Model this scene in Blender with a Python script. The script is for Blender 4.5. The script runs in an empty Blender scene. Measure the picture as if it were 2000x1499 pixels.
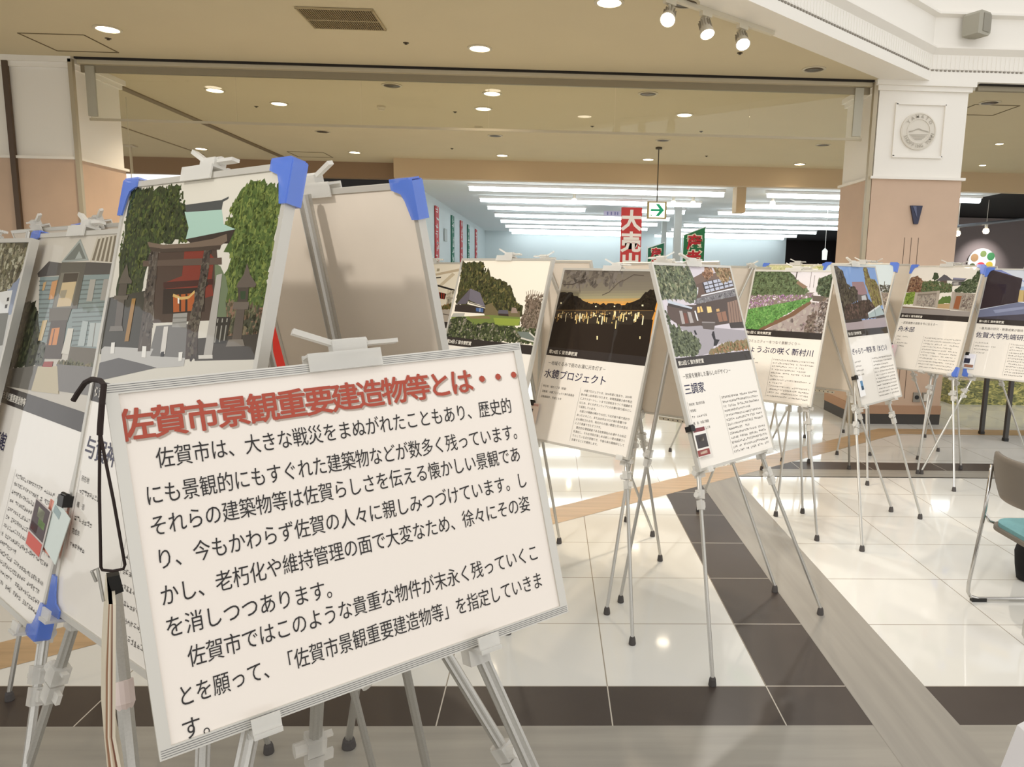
import bpy, math, random
from mathutils import Vector, Matrix
random.seed(7)
S=bpy.context.scene
COL=S.collection

# ---------------------------------------------------------------- camera, light, exposure
cam_d=bpy.data.cameras.new('camera'); cam=bpy.data.objects.new('camera',cam_d); COL.objects.link(cam)
cam_d.sensor_fit='HORIZONTAL'; cam_d.sensor_width=36; cam_d.lens=25.4271; cam_d.shift_x=-0.060517
cam_d.clip_start=.05; cam_d.clip_end=200
cam.matrix_world=Matrix(((0.9993066,-0.0145120,-0.0342892,0.0000000),(-0.0317087,0.1510262,-0.9880211,0.0000000),(0.0195167,0.9884232,0.1504613,1.5000000),(0.0000000,0.0000000,0.0000000,1.0000000)))
S.camera=cam
S.view_settings.view_transform='Standard'; S.view_settings.look='None'
S.view_settings.exposure=0.56; S.view_settings.gamma=1.0; S.view_settings.use_curve_mapping=False
W=bpy.data.worlds.new('world'); S.world=W; W.use_nodes=True
W.node_tree.nodes['Background'].inputs[0].default_value=(1.0,.98,.95,1)
W.node_tree.nodes['Background'].inputs[1].default_value=.84
# added unseen fill spot, high behind the viewer, brightens the left-facing boards
gl_=bpy.data.lights.new('board_fill_spot','SPOT'); gl_.energy=1750; gl_.color=(1,.95,.88); gl_.spot_size=.37; gl_.spot_blend=.75; gl_.shadow_soft_size=.35
glo=bpy.data.objects.new('board_fill_spot',gl_); COL.objects.link(glo); glo.location=(-4.5,-5.0,7.0)
glo.rotation_euler=(Vector((1.6,4.8,.9))-Vector((-4.5,-5.0,7.0))).to_track_quat('-Z','Y').to_euler()
DL_POWER=62; SPOT_POWER=60; TUBE=5.5

# ---------------------------------------------------------------- helpers
def lin(c):
    r=[]
    for v in c[:3]:
        v=v/255.; r.append(v/12.92 if v<=.04045 else ((v+.055)/1.055)**2.4)
    return (*r,1)
MATS={}
def mat(name,rgb,rough=.5,metal=0,spec=.5,coat=0,emit=0,trans=0,alpha=1,noise=0,nscale=20,bump=0,bscale=60,coat_rough=.04,stretch=None,rot=0):
    if name in MATS: return MATS[name]
    m=bpy.data.materials.new(name); m.use_nodes=True; nt=m.node_tree; b=nt.nodes['Principled BSDF']
    c=lin(rgb); b.inputs['Base Color'].default_value=c
    b.inputs['Roughness'].default_value=rough; b.inputs['Metallic'].default_value=metal
    b.inputs['Specular IOR Level'].default_value=spec
    if coat: b.inputs['Coat Weight'].default_value=coat; b.inputs['Coat Roughness'].default_value=coat_rough
    if emit: b.inputs['Emission Color'].default_value=c; b.inputs['Emission Strength'].default_value=emit
    if trans: b.inputs['Transmission Weight'].default_value=trans; b.inputs['IOR'].default_value=1.3
    if alpha<1: b.inputs['Alpha'].default_value=alpha
    if noise or bump:
        tc=nt.nodes.new('ShaderNodeTexCoord'); mp=nt.nodes.new('ShaderNodeMapping'); nt.links.new(tc.outputs['Object'],mp.inputs[0])
        if stretch: mp.inputs['Scale'].default_value=stretch
        mp.inputs['Rotation'].default_value=(0,0,rot)
    if noise:
        n=nt.nodes.new('ShaderNodeTexNoise'); n.inputs['Scale'].default_value=nscale; n.inputs['Detail'].default_value=4
        nt.links.new(mp.outputs[0],n.inputs[0])
        r=nt.nodes.new('ShaderNodeValToRGB'); r.color_ramp.elements[0].position=.3; r.color_ramp.elements[1].position=.7
        r.color_ramp.elements[0].color=(*[x*(1-noise) for x in c[:3]],1); r.color_ramp.elements[1].color=(*[min(1,x*(1+noise)) for x in c[:3]],1)
        nt.links.new(n.outputs[0],r.inputs[0]); nt.links.new(r.outputs[0],b.inputs['Base Color'])
    if bump:
        n2=nt.nodes.new('ShaderNodeTexNoise'); n2.inputs['Scale'].default_value=bscale; nt.links.new(mp.outputs[0],n2.inputs[0])
        bp=nt.nodes.new('ShaderNodeBump'); bp.inputs['Strength'].default_value=bump; bp.inputs['Distance'].default_value=.01
        nt.links.new(n2.outputs[0],bp.inputs['Height'])
        nt.links.new(bp.outputs[0],b.inputs['Coat Normal' if coat else 'Normal'])
    MATS[name]=m; return m
def ink(rgb):                     # printed colour under a glossy clear sheet
    return mat('ink_%d_%d_%d'%tuple(rgb),rgb,rough=.5,spec=.1,coat=.55,coat_rough=.03,bump=.12,bscale=9)

class MB:
    def __init__(s): s.v=[];s.f=[];s.mi=[];s.mats=[]
    def m(s,mt):
        if mt not in s.mats: s.mats.append(mt)
        return s.mats.index(mt)
    def add(s,vs,fs,mt):
        o=len(s.v); s.v+= [tuple(v) for v in vs]; i=s.m(mt)
        for f in fs: s.f.append([o+k for k in f]); s.mi.append(i)
    def box(s,c,d,mt,M=None):
        x,y,z=[k/2 for k in d]; c=Vector(c)
        vs=[Vector((a*x,b*y,e*z)) for e in(-1,1) for b in(-1,1) for a in(-1,1)]
        vs=[(M@v if M else v)+c for v in vs]
        s.add(vs,[(0,2,3,1),(4,5,7,6),(0,1,5,4),(2,6,7,3),(0,4,6,2),(1,3,7,5)],mt)
    def cyl(s,a,b,r1,mt,r2=None,n=12,flute=0,cap=True):
        a=Vector(a);b=Vector(b);r2=r1 if r2 is None else r2
        d=(b-a).normalized(); t=Vector((0,0,1)) if abs(d.z)<.9 else Vector((0,1,0))
        x=d.cross(t).normalized(); y=d.cross(x)
        vs=[]
        for p,r in((a,r1),(b,r2)):
            for k in range(n):
                an=2*math.pi*k/n; rr=r*(1-flute*(k%2)); vs.append(p+x*rr*math.cos(an)+y*rr*math.sin(an))
        fs=[(k,(k+1)%n,n+(k+1)%n,n+k) for k in range(n)]
        if cap: fs+=[tuple(range(n-1,-1,-1)),tuple(range(n,2*n))]
        s.add(vs,fs,mt)
    def tube(s,pts,r,mt,n=8):
        pts=[Vector(p) for p in pts]; vs=[];up=None
        for i,p in enumerate(pts):
            d=(pts[min(i+1,len(pts)-1)]-pts[max(i-1,0)]).normalized()
            if up is None:
                t=Vector((0,0,1)) if abs(d.z)<.9 else Vector((0,1,0)); x=d.cross(t).normalized()
            else: x=(up-d*up.dot(d)).normalized()
            up=x; y=d.cross(x)
            for k in range(n):
                an=2*math.pi*k/n; vs.append(p+x*r*math.cos(an)+y*r*math.sin(an))
        fs=[]
        for i in range(len(pts)-1):
            for k in range(n): fs.append((i*n+k,i*n+(k+1)%n,(i+1)*n+(k+1)%n,(i+1)*n+k))
        fs+=[tuple(range(n-1,-1,-1)),tuple(range((len(pts)-1)*n,len(pts)*n))]
        s.add(vs,fs,mt)
    def prism(s,poly,z0,z1,mt,M=None):
        n=len(poly); vs=[Vector((x,y,z0)) for x,y in poly]+[Vector((x,y,z1)) for x,y in poly]
        if M: vs=[M@v for v in vs]
        s.add(vs,[tuple(range(n-1,-1,-1)),tuple(range(n,2*n))]+[(k,(k+1)%n,n+(k+1)%n,n+k) for k in range(n)],mt)
    def lathe(s,prof,o,mt,n=20,M=None):
        o=Vector(o); vs=[]
        for r,z in prof:
            for k in range(n):
                v=Vector((r*math.cos(2*math.pi*k/n),r*math.sin(2*math.pi*k/n),z)); vs.append((M@v if M else v)+o)
        fs=[]
        for i in range(len(prof)-1):
            for k in range(n): fs.append((i*n+k,i*n+(k+1)%n,(i+1)*n+(k+1)%n,(i+1)*n+k))
        if prof[0][0]>1e-5: fs.append(tuple(range(n-1,-1,-1)))
        if prof[-1][0]>1e-5: fs.append(tuple(range((len(prof)-1)*n,len(prof)*n)))
        s.add(vs,fs,mt)
    def build(s,name,parent=None,smooth=False,off=None):
        me=bpy.data.meshes.new(name)
        vs=s.v if off is None else [tuple(Vector(v)-Vector(off)) for v in s.v]
        me.from_pydata(vs,[],s.f); 
        for mt in s.mats: me.materials.append(mt)
        me.polygons.foreach_set('material_index',s.mi)
        if smooth: me.polygons.foreach_set('use_smooth',[True]*len(me.polygons))
        me.update(); o=bpy.data.objects.new(name,me); COL.objects.link(o)
        if parent: o.parent=parent
        return o
def empty(name,loc=(0,0,0),Mx=None):
    o=bpy.data.objects.new(name,None); COL.objects.link(o); o.empty_display_size=.05
    if Mx is not None: o.matrix_world=Mx
    else: o.location=loc
    return o
def tag(o,label=None,cat=None,group=None,kind=None):
    if label:o['label']=label
    if cat:o['category']=cat
    if group:o['group']=group
    if kind:o['kind']=kind
    return o
def struct(mb,name,parent=None,label=None):
    o=mb.build(name,parent)
    if parent is None: o['kind']='structure'
    if label:o['label']=label
    return o

# ---- text as mesh (the lettering on signs)
_tc={}
def glyph_mesh(body,bold=0,res=2):
    k=(body,bold,res)
    if k in _tc: return _tc[k]
    c=bpy.data.curves.new('txt','FONT'); c.body=body; c.size=1; c.resolution_u=res; c.offset=bold
    o=bpy.data.objects.new('txt',c); COL.objects.link(o)
    dg=bpy.context.evaluated_depsgraph_get(); me=bpy.data.meshes.new_from_object(o.evaluated_get(dg))
    vs=[(v.co.x,v.co.y) for v in me.vertices]; fs=[tuple(p.vertices) for p in me.polygons]
    COL.objects.unlink(o); bpy.data.objects.remove(o); bpy.data.curves.remove(c); bpy.data.meshes.remove(me)
    _tc[k]=(vs,fs); return vs,fs
def text(mb,body,x,y,sx,sy,mt,z=.002,bold=0,res=2,M=None,center=False):
    """first cell starts at x, cell centre line at y, cell size sx by sy"""
    vs,fs=glyph_mesh(body,bold,res)
    if center:
        xs=[v[0] for v in vs]; x=x-sx*(min(xs)+max(xs))/2
    vv=[Vector((x+a*sx,y+(b-.36)*sy,z)) for a,b in vs]
    if M: vv=[M@v for v in vv]
    mb.add(vv,fs,mt)
def scrawl(mb,x,y,w,ch,n,mt,z=.002,rnd=None):
    """a line of print too small to read: n characters of a few strokes each"""
    R=rnd or random; p=w/n
    for i in range(n):
        cx=x+p*(i+.5)
        if R.random()<.06: continue
        for _ in range(R.choice((3,4,5))):
            if R.random()<.55:
                yy=y+R.uniform(-.4,.4)*ch; a=R.uniform(.25,.42)*p; hgt=.05*ch
                mb.add([(cx-a,yy-hgt,z),(cx+a,yy-hgt,z),(cx+a,yy+hgt,z),(cx-a,yy+hgt,z)],[(0,1,2,3)],mt)
            else:
                xx=cx+R.uniform(-.35,.35)*p; a=R.uniform(.2,.42)*ch; wd=.045*p; dx=R.uniform(-.2,.2)*p
                mb.add([(xx-wd-dx,y-a,z),(xx+wd-dx,y-a,z),(xx+wd+dx,y+a,z),(xx-wd+dx,y+a,z)],[(0,1,2,3)],mt)

# ---------------------------------------------------------------- materials
ALU=mat('aluminium',(190,188,182),rough=.38,metal=.75,noise=.05,nscale=300)
ALUP=mat('pale_aluminium_frame',(206,203,195),rough=.4,metal=.45)
GROOVE=mat('frame_groove',(120,120,120),rough=.5,metal=.5)
RUBBER=mat('grey_rubber',(74,70,68),rough=.8)
CLEAR=mat('cloudy_clear_plastic',(238,236,230),rough=.18,trans=.35,alpha=.72)
BLUE=mat('blue_plastic',(98,138,234),rough=.15,alpha=.64,coat=.8)
BACK=mat('grey_hardboard',(222,211,196),rough=.8,noise=.03,nscale=6)
PAPER=mat('white_poster_paper',(236,230,220),rough=.5,spec=.2,coat=1,coat_rough=.05,bump=.14,bscale=7)
PAPERS=mat('white_sign_paper',(238,229,219),rough=.45,spec=.2,coat=.8,coat_rough=.06,bump=.25,bscale=5)
BLACK=mat('black_metal',(18,17,17),rough=.35)
CORD=mat('dark_brown_cord',(38,24,20),rough=.8)
INKD=ink((34,30,30)); INKG=ink((88,84,80)); INKB=ink((44,42,74)); INKBAR=ink((52,46,44)); INKW=ink((226,220,208))
CREAM=mat('cream_paint',(214,208,186),rough=.6)
CEIL=mat('ceiling_paint',(206,194,164),rough=.85,noise=.015,nscale=2)
WHITE=mat('white_paint',(240,236,228),rough=.6)
TAN=mat('tan_panel',(202,175,152),rough=.6,noise=.03,nscale=5)

# ---------------------------------------------------------------- floor
def floor_tile(name,rgb,rgb2,joint,rough,xj,yj,wx=.59,wy=.4805,jw=.0022,nscale=1.2,spec=.5):
    m=bpy.data.materials.new(name); m.use_nodes=True; nt=m.node_tree; b=nt.nodes['Principled BSDF']; L=nt.links.new
    tc=nt.nodes.new('ShaderNodeTexCoord'); sp=nt.nodes.new('ShaderNodeSeparateXYZ'); L(tc.outputs['Object'],sp.inputs[0])
    def mth(op,a,bv=None):
        n=nt.nodes.new('ShaderNodeMath'); n.operation=op
        for i,v in enumerate((a,bv)):
            if v is None: continue
            if isinstance(v,(int,float)): n.inputs[i].default_value=v
            else: L(v,n.inputs[i])
        return n.outputs[0]
    def line(out,o,w):
        q=mth('FRACT',mth('ADD',mth('DIVIDE',mth('SUBTRACT',out,o),w),100.5))
        return mth('LESS_THAN',mth('MULTIPLY',mth('ABSOLUTE',mth('SUBTRACT',q,.5)),w),jw)
    k=mth('MAXIMUM',line(sp.outputs[0],xj,wx),line(sp.outputs[1],yj,wy))
    n=nt.nodes.new('ShaderNodeTexNoise'); n.inputs['Scale'].default_value=nscale; n.inputs['Detail'].default_value=6; n.inputs['Distortion'].default_value=1.2; L(tc.outputs['Object'],n.inputs[0])
    mx=nt.nodes.new('ShaderNodeMix'); mx.data_type='RGBA'; L(n.outputs[0],mx.inputs[0]); mx.inputs[6].default_value=lin(rgb); mx.inputs[7].default_value=lin(rgb2)
    m2=nt.nodes.new('ShaderNodeMix'); m2.data_type='RGBA'; L(k,m2.inputs[0]); L(mx.outputs[2],m2.inputs[6]); m2.inputs[7].default_value=lin(joint)
    L(m2.outputs[2],b.inputs['Base Color']); b.inputs['Roughness'].default_value=rough; b.inputs['Specular IOR Level'].default_value=spec
    return m
F_WHITE=floor_tile('polished_white_tile',(224,224,220),(214,214,208),(150,142,128),.06,.23,2.458,spec=.6)
F_DARK=floor_tile('dark_brown_tile',(72,64,59),(60,52,48),(190,184,172),.38,.23,2.458,nscale=3,spec=.35)
F_GREYX=mat('grey_plank_along_shop',(150,146,137),rough=.35,noise=.1,nscale=2.2,stretch=(.6,9,1),spec=.4)
F_GREYY=mat('grey_plank_across',(146,142,134),rough=.35,noise=.1,nscale=2.2,stretch=(9,.6,1),spec=.4)
F_WOOD=mat('oak_plank_tile',(186,158,122),rough=.3,noise=.16,nscale=2.4,stretch=(.8,11,1),rot=-.66,spec=.4)
fl=MB()
def zone(poly,mt,z): fl.add([(x,y,z) for x,y in poly],[tuple(range(len(poly)))],mt)
dg_lo=lambda x:4.16+.785*x
dg_hi=lambda x:4.47+.785*x
zone([(-16,-9),(22,-9),(22,32),(-16,32)],F_WHITE,0)
zone([(-16,-9),(22,-9),(22,2.222),(-16,2.222)],F_GREYX,.0006)
zone([(-16,2.222),(1.118,2.222),(1.118,2.458),(-16,2.458)],F_DARK,.0006)
zone([(1.418,2.222),(22,2.222),(22,2.458),(1.418,2.458)],F_DARK,.0006)
zone([(.822,2.458),(1.118,2.458),(1.118,dg_lo(1.118)),(.822,dg_lo(.822))],F_DARK,.0006)
zone([(1.118,-2),(1.418,-2),(1.418,dg_lo(1.418)),(1.118,dg_lo(1.118))],F_GREYY,.0012)
zone([(1.418,5.29),(22,5.29),(22,5.505),(1.71,5.505),(1.418,dg_lo(1.418))],F_GREYX,.0006)
zone([(1.71,5.505),(22,5.505),(22,5.74),(2.01,5.74)],F_DARK,.0006)
zone([(-6,dg_lo(-6)),(3.43,6.85),(22,6.85),(22,7.1),(3.35,7.1),(-6,dg_hi(-6))],F_WOOD,.0012)
struct(fl,'floor',label='polished pale tile floor with dark, grey and oak bands')

# ---------------------------------------------------------------- ceiling and shell
HC=3.43
ce=MB()
edge=[(-5.2,0),(1.403,5.45),(3.667,7.32),(16,7.32)]
poly=[(-16,0)]+edge+[(16,13.15),(-2.67,13.15),(-2.67,13.75),(-16,13.75)]
ce.prism(poly,HC,HC+.25,CEIL)
struct(ce,'ceiling',label='flat beige mall ceiling')
ce2=MB(); CEIL2=mat('sales_ceiling_white',(222,224,224),rough=.8)
ce2.prism([(-2.67,13.36),(8.3,13.36),(9.5,29.6),(-2.67,29.6)],3.12,3.3,CEIL2); struct(ce2,'ceiling',label='lower white ceiling of the bright sales area')
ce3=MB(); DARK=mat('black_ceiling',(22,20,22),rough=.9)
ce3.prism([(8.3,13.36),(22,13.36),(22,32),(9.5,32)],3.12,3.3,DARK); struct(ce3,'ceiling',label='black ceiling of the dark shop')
bm_=MB(); BEIGE=mat('beige_bulkhead',(204,182,150),rough=.8)
bm_.box((6.66,13.25,3.28),(18.66,.2,.36),BEIGE)
bm_.box((-2.72,13.45,3.28),(.1,.6,.36),BEIGE); struct(bm_,'trim_1',label='beige bulkhead under the ceiling before the sales area')
bm_=MB(); BEIGED=mat('brown_bulkhead',(150,124,98),rough=.8); bm_.box((-9.4,13.85,3.3),(13.3,.2,.3),BEIGED); struct(bm_,'trim_2',label='brown bulkhead at the far end left of the sales area')
w=MB(); PALE=mat('pale_blue_wall',(214,222,222),rough=.7)
w.box((-2.72,21.5,1.6),(.16,16.3,3.2),PALE); struct(w,'wall_left',label='pale blue side wall of the sales area')
w=MB(); w.box((3.4,29.6,1.6),(12.2,.2,3.2),PALE); struct(w,'wall_back',label='pale blue back wall of the sales area')
w=MB(); WARMW=mat('far_white_wall',(206,196,180),rough=.7); w.box((-9.4,15.3,1.5),(4.4,.15,3.2),WARMW); struct(w,'wall_far_left',label='white wall far left')
w=MB(); BLK=mat('black_wall',(16,14,14),rough=.8); w.box((-4.9,15.6,1.7),(4.4,.15,3.6),BLK); struct(w,'wall_black',label='black wall behind the tall photo panels')
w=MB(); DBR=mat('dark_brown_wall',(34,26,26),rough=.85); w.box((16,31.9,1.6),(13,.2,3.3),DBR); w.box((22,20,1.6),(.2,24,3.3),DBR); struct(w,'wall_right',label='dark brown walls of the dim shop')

# bulkhead strip and reveals of the far shop
# ---- atrium fascia above the ceiling edge
fa=MB()
def sweep(prof,path,mt,mb):
    """prof (out,z) swept along plan path; out is to the right of the direction"""
    P=[Vector((x,y,0)) for x,y in path]; N=len(P); nor=[]
    for i in range(N):
        d1=(P[i]-P[i-1]).normalized() if i else (P[1]-P[0]).normalized()
        d2=(P[i+1]-P[i]).normalized() if i<N-1 else d1
        n1=Vector((d1.y,-d1.x,0)); n2=Vector((d2.y,-d2.x,0)); b=(n1+n2).normalized(); nor.append(b/max(.3,b.dot(n1)))
    vs=[P[i]+nor[i]*o+Vector((0,0,z)) for i in range(N) for o,z in prof]; k=len(prof); fs=[]
    for i in range(N-1):
        for j in range(k-1): fs.append((i*k+j,(i+1)*k+j,(i+1)*k+j+1,i*k+j+1))
    mb.add(vs,fs,mt)
path=[(-5.2,0),(1.403,5.45),(3.667,7.32),(16,7.32)]
sweep([(-.3,HC-.003),(.012,HC-.003),(.012,HC+.085)],path,WHITE,fa)
sweep([(.012,HC+.085),(.004,HC+.09),(.004,HC+.1),(.012,HC+.105),(.012,HC+.24),(.06,HC+.29),(.06,HC+.305),(.012,HC+.305),(.012,HC+.58),(.06,HC+.6),(.06,HC+.62),(.012,HC+.62),(.012,HC+1.8),(-.6,HC+1.8)],path,WHITE,fa)
SH=mat('dentil_grey',(150,144,134),rough=.8)
def along(path,step):
    for (x0,y0),(x1,y1) in zip(path,path[1:]):
        L=math.hypot(x1-x0,y1-y0); n=int(L/step); dx,dy=(x1-x0)/L,(y1-y0)/L
        for i in range(n): yield x0+dx*(i+.5)*step,y0+dy*(i+.5)*step,dx,dy
for x,y,dx,dy in along([(-.5,3.88),(1.403,5.45),(3.667,7.32),(6,7.32)],.042):
    Mx=Matrix(((dx,dy,0),(dy,-dx,0),(0,0,1)))
    fa.box((x+dy*.01,y-dx*.01,HC+.096),(.02,.012,.014),SH,M=Mx.to_4x4())
for x,y,dx,dy in along([(-.5,3.88),(1.403,5.45),(3.667,7.32),(6,7.32)],.045):
    Mx=Matrix(((dx,dy,0),(dy,-dx,0),(0,0,1)))
    fa.box((x+dy*.012,y-dx*.012,HC+.172),(.02,.006,.12),WHITE if True else mat('flute_shade',(214,208,196),rough=.7),M=Mx.to_4x4())
struct(fa,'trim_3',label='white moulded atrium fascia with dentil row')

# ---- pillars with tan lower panels
def pillar(x0,x1,y0,y1,name,lab):
    r=empty(name,((x0+x1)/2,(y0+y1)/2,0)); tag(r,lab,'pillar',kind='structure'); o=r.location
    cx,cy=(x0+x1)/2,(y0+y1)/2; wx,wy=x1-x0,y1-y0
    a=MB(); a.box((cx,cy,1.3),(wx-.0,wy,2.4),TAN); a.build('tan_panel',r,off=o)
    a=MB(); a.box((cx,cy,2.97),(wx-.02,wy-.02,.94),WHITE)
    a.box((cx,cy,2.505),(wx+.05,wy+.05,.025),WHITE); a.box((cx,cy,3.36),(wx+.03,wy+.03,.05),WHITE); a.box((cx,cy,3.405),(wx+.08,wy+.08,.05),WHITE)
    a.build('white_capital',r,off=o)
    a=MB(); a.box((cx,cy,.055),(wx+.012,wy+.012,.11),mat('dark_plinth',(62,58,54),rough=.5)); a.box((cx,cy,.155),(wx+.02,wy+.02,.09),mat('oak_skirting',(176,140,112),rough=.5)); a.build('plinth',r,off=o)
    return r
pr=pillar(3.19,4.1,7.34,8.14,'wall_pillar','white and tan square pillar with round emblem')
o=pr.location
a=MB(); yF=7.345
for (cx,cz,wx,wz) in((3.62,3.217,.5,.022),(3.62,2.713,.5,.022),(3.377,2.965,.022,.5),(3.872,2.965,.022,.5)): a.box((cx,yF,cz),(wx,.03,wz),WHITE)
a.build('square_moulding',pr,off=o)
EMB=mat('emblem_plaster',(222,216,204),rough=.6); EML=mat('emblem_line',(172,165,152),rough=.7)
a=MB(); MR=Matrix.Rotation(math.pi/2,4,'X')
ec=(3.615,7.35,2.958)
a.lathe([(.178,0),(.178,.016),(.165,.02),(.165,.014),(.118,.014),(.118,.018),(.112,.018),(.112,.012),(.0001,.012)],ec,EMB,n=48,M=MR)
def em(x,z,y=.0): return (ec[0]+x,ec[1]-.0205-y,ec[2]+z)
hill=[(-.1,-.005),(-.06,.005),(-.02,.022),(.0,.026),(.03,.014),(.07,.006),(.1,-.004)]
a.add([em(x,z) for x,z in hill]+[em(x,z-.008) for x,z in hill],[(i,i+1,len(hill)+i+1,len(hill)+i) for i in range(len(hill)-1)],EML)
for i,z in enumerate((-.03,-.042,-.054,-.066,-.078)):
    h=math.sqrt(.105**2-z*z)*(.95-.1*i); a.add([em(-h,z),em(h,z),em(h,z-.004),em(-h,z-.004)],[(0,1,2,3)],EML)
for s_,t0,t1 in((u' YAMATO ',152,28),(u'SHOPPING TOWN',196,352)):
    s_=s_.strip(); n=len(s_)
    for i,chh in enumerate(s_):
        if chh==' ': continue
        an=math.radians(t0+(t1-t0)*(i+.5)/n); top=s_.startswith('Y')
        rot=an-math.pi/2 if top else an+math.pi/2
        Mg=Matrix.Translation(Vector((ec[0]+.141*math.cos(an),ec[1]-.022,ec[2]+.141*math.sin(an))))@MR@Matrix.Rotation(rot,4,'Z')
        text(a,chh,0,0,.044,.044,EML,z=0,M=Mg,center=True,bold=.01)
a.build('round_emblem',pr,off=o)
a=MB(); a.prism([(-.062,.09),(.062,.09),(.03,-.09),(-.012,-.09)],0,.02,mat('navy_enamel',(38,42,70),rough=.3),M=Matrix.Translation((3.655,7.34,2.15))@MR)
a.prism([(-.04,.082),(-.004,.082),(.012,-.03)],0,.024,mat('navy_light',(86,92,120),rough=.3),M=Matrix.Translation((3.655,7.34,2.15))@MR)
a.build('navy_wedge_sign',pr,off=o)
a=MB()
for x in (3.57,3.64,3.712): a.box((x,7.342,1.1),(.005,.008,1.65),mat('panel_gap',(96,80,68),rough=.8))
a.build('panel_joint',pr,off=o)
pl=pillar(-6.3,-4.59,7.38,8.2,'wall_pillar','cream and tan wall pier beside the left glass edge')
a=MB(); a.box((-5.17,7.36,1.7),(.05,.03,3.4),mat('brown_metal_strip',(84,66,50),rough=.5)); a.box((-4.56,7.36,1.7),(.04,.04,3.42),mat('beige_metal_post',(176,164,140),rough=.4,metal=.3)); a.build('corner_strip',pl,off=pl.location)
a=MB(); a.box((3.165,7.37,1.7),(.04,.05,3.42),mat('beige_metal_post',(176,164,140),rough=.4,metal=.3)); a.build('corner_strip',pr,off=pr.location)
def socket(x,z,lab):
    t=empty('wall_socket',(x,7.335,z)); tag(t,lab,'socket','sockets at the foot of the pillar')
    a=MB(); a.box((0,0,0),(.075,.012,.1),mat('socket_steel',(146,140,130),rough=.35,metal=.6)); a.build('cover_plate',t)
    return t
t=socket(3.84,.29,'steel floor-level socket plate with round hole, low on the pillar'); a=MB(); a.cyl((0,-.006,0),(0,-.012,0),.022,BLACK,n=16); a.build('hole',t)
t=socket(3.935,.29,'pale socket plate with open flap beside the round-hole socket'); a=MB(); a.box((0,-.012,.0),(.05,.012,.07),mat('flap_white',(226,222,212),rough=.4)); a.build('flap',t)

# ---- shutter slot and hanging glass smoke curtain
sl=MB(); SLOT=mat('black_slot',(28,22,18),rough=.8); RAIL=mat('grey_rail',(150,140,118),rough=.45,metal=.3)
sl.box((-.69,7.36,HC-.006),(7.66,.035,.02),SLOT); sl.box((-.69,7.41,HC-.025),(7.66,.05,.05),mat('rail_cream',(206,194,166),rough=.5)); sl.box((-.69,7.45,HC-.06),(7.66,.03,.11),RAIL)
sl.box((10,7.41,HC-.03),(11.6,.05,.06),RAIL); sl.box((10,7.37,HC-.006),(11.6,.03,.02),SLOT)
struct(sl,'trim_4',label='black slot and grey rail across the ceiling at the shop front')
GL=bpy.data.materials.new('clear_glass'); GL.use_nodes=True; nt=GL.node_tree; nt.nodes.remove(nt.nodes['Principled BSDF'])
tr=nt.nodes.new('ShaderNodeBsdfTransparent'); tr.inputs[0].default_value=(.965,.97,.94,1); gs=nt.nodes.new('ShaderNodeBsdfGlossy'); gs.inputs['Roughness'].default_value=.02
fr=nt.nodes.new('ShaderNodeFresnel'); fr.inputs[0].default_value=1.4; mxs=nt.nodes.new('ShaderNodeMixShader')
nt.links.new(fr.outputs[0],mxs.inputs[0]); nt.links.new(tr.outputs[0],mxs.inputs[1]); nt.links.new(gs.outputs[0],mxs.inputs[2]); nt.links.new(mxs.outputs[0],nt.nodes['Material Output'].inputs[0])
sc=empty('smoke_curtain',(-.7,7.42,2.88)); tag(sc,'clear glass smoke curtain hanging from the shop front ceiling rail','glass screen'); o=sc.location
xs=[-4.46,-3.07,-1.87,-.63,.61,1.95,3.08]
for x0,x1 in zip(xs,xs[1:]):
    a=MB(); a.box(((x0+x1)/2,7.44,3.14),(x1-x0-.006,.006,.5),GL); a.build('glass_pane',sc,off=o)
a=MB(); a.box((-.69,7.44,2.882),(7.56,.02,.022),mat('bottom_rail_grey',(186,176,152),rough=.5)); a.build('bottom_rail',sc,off=o)
for x in(-4.43,3.03):
    a=MB(); a.box((x,7.43,3.14),(.085,.02,.46),mat('end_plate_grey',(178,174,158),rough=.4,metal=.2)); a.build('end_plate',sc,off=o)

# ---------------------------------------------------------------- ceiling fittings
LENS_ON=mat('downlight_lens_lit',(255,240,214),emit=9)
RIM=mat('downlight_rim',(200,190,166),rough=.4); LENS_OFF=mat('downlight_reflector_dark',(92,80,64),rough=.3,metal=.6)
def downlight(x,y,lit,lab,r=.085,z=HC,power=None):
    t=empty('downlight',(x,y,z)); tag(t,lab,'ceiling light','round downlights in the beige ceiling')
    a=MB(); a.lathe([(r*1.28,0),(r*1.28,-.006),(r*1.02,-.009),(r*1.0,-.002)],(0,0,0),RIM,n=28); a.build('rim',t,smooth=False)
    a=MB(); a.lathe([(.0001,-.012),(r*.5,-.011),(r,-.004),(r,0)],(0,0,0),LENS_ON if lit else LENS_OFF,n=28); a.build('lens',t,smooth=True)
    if lit:
        l=bpy.data.lights.new('downlight_beam','SPOT'); l.energy=power or DL_POWER; l.color=(1,.82,.6); l.spot_size=2.2; l.spot_blend=.6; l.shadow_soft_size=.07
        lo=bpy.data.objects.new('beam',l); COL.objects.link(lo); lo.parent=t; lo.location=(0,0,-.03)
    return t
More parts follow.
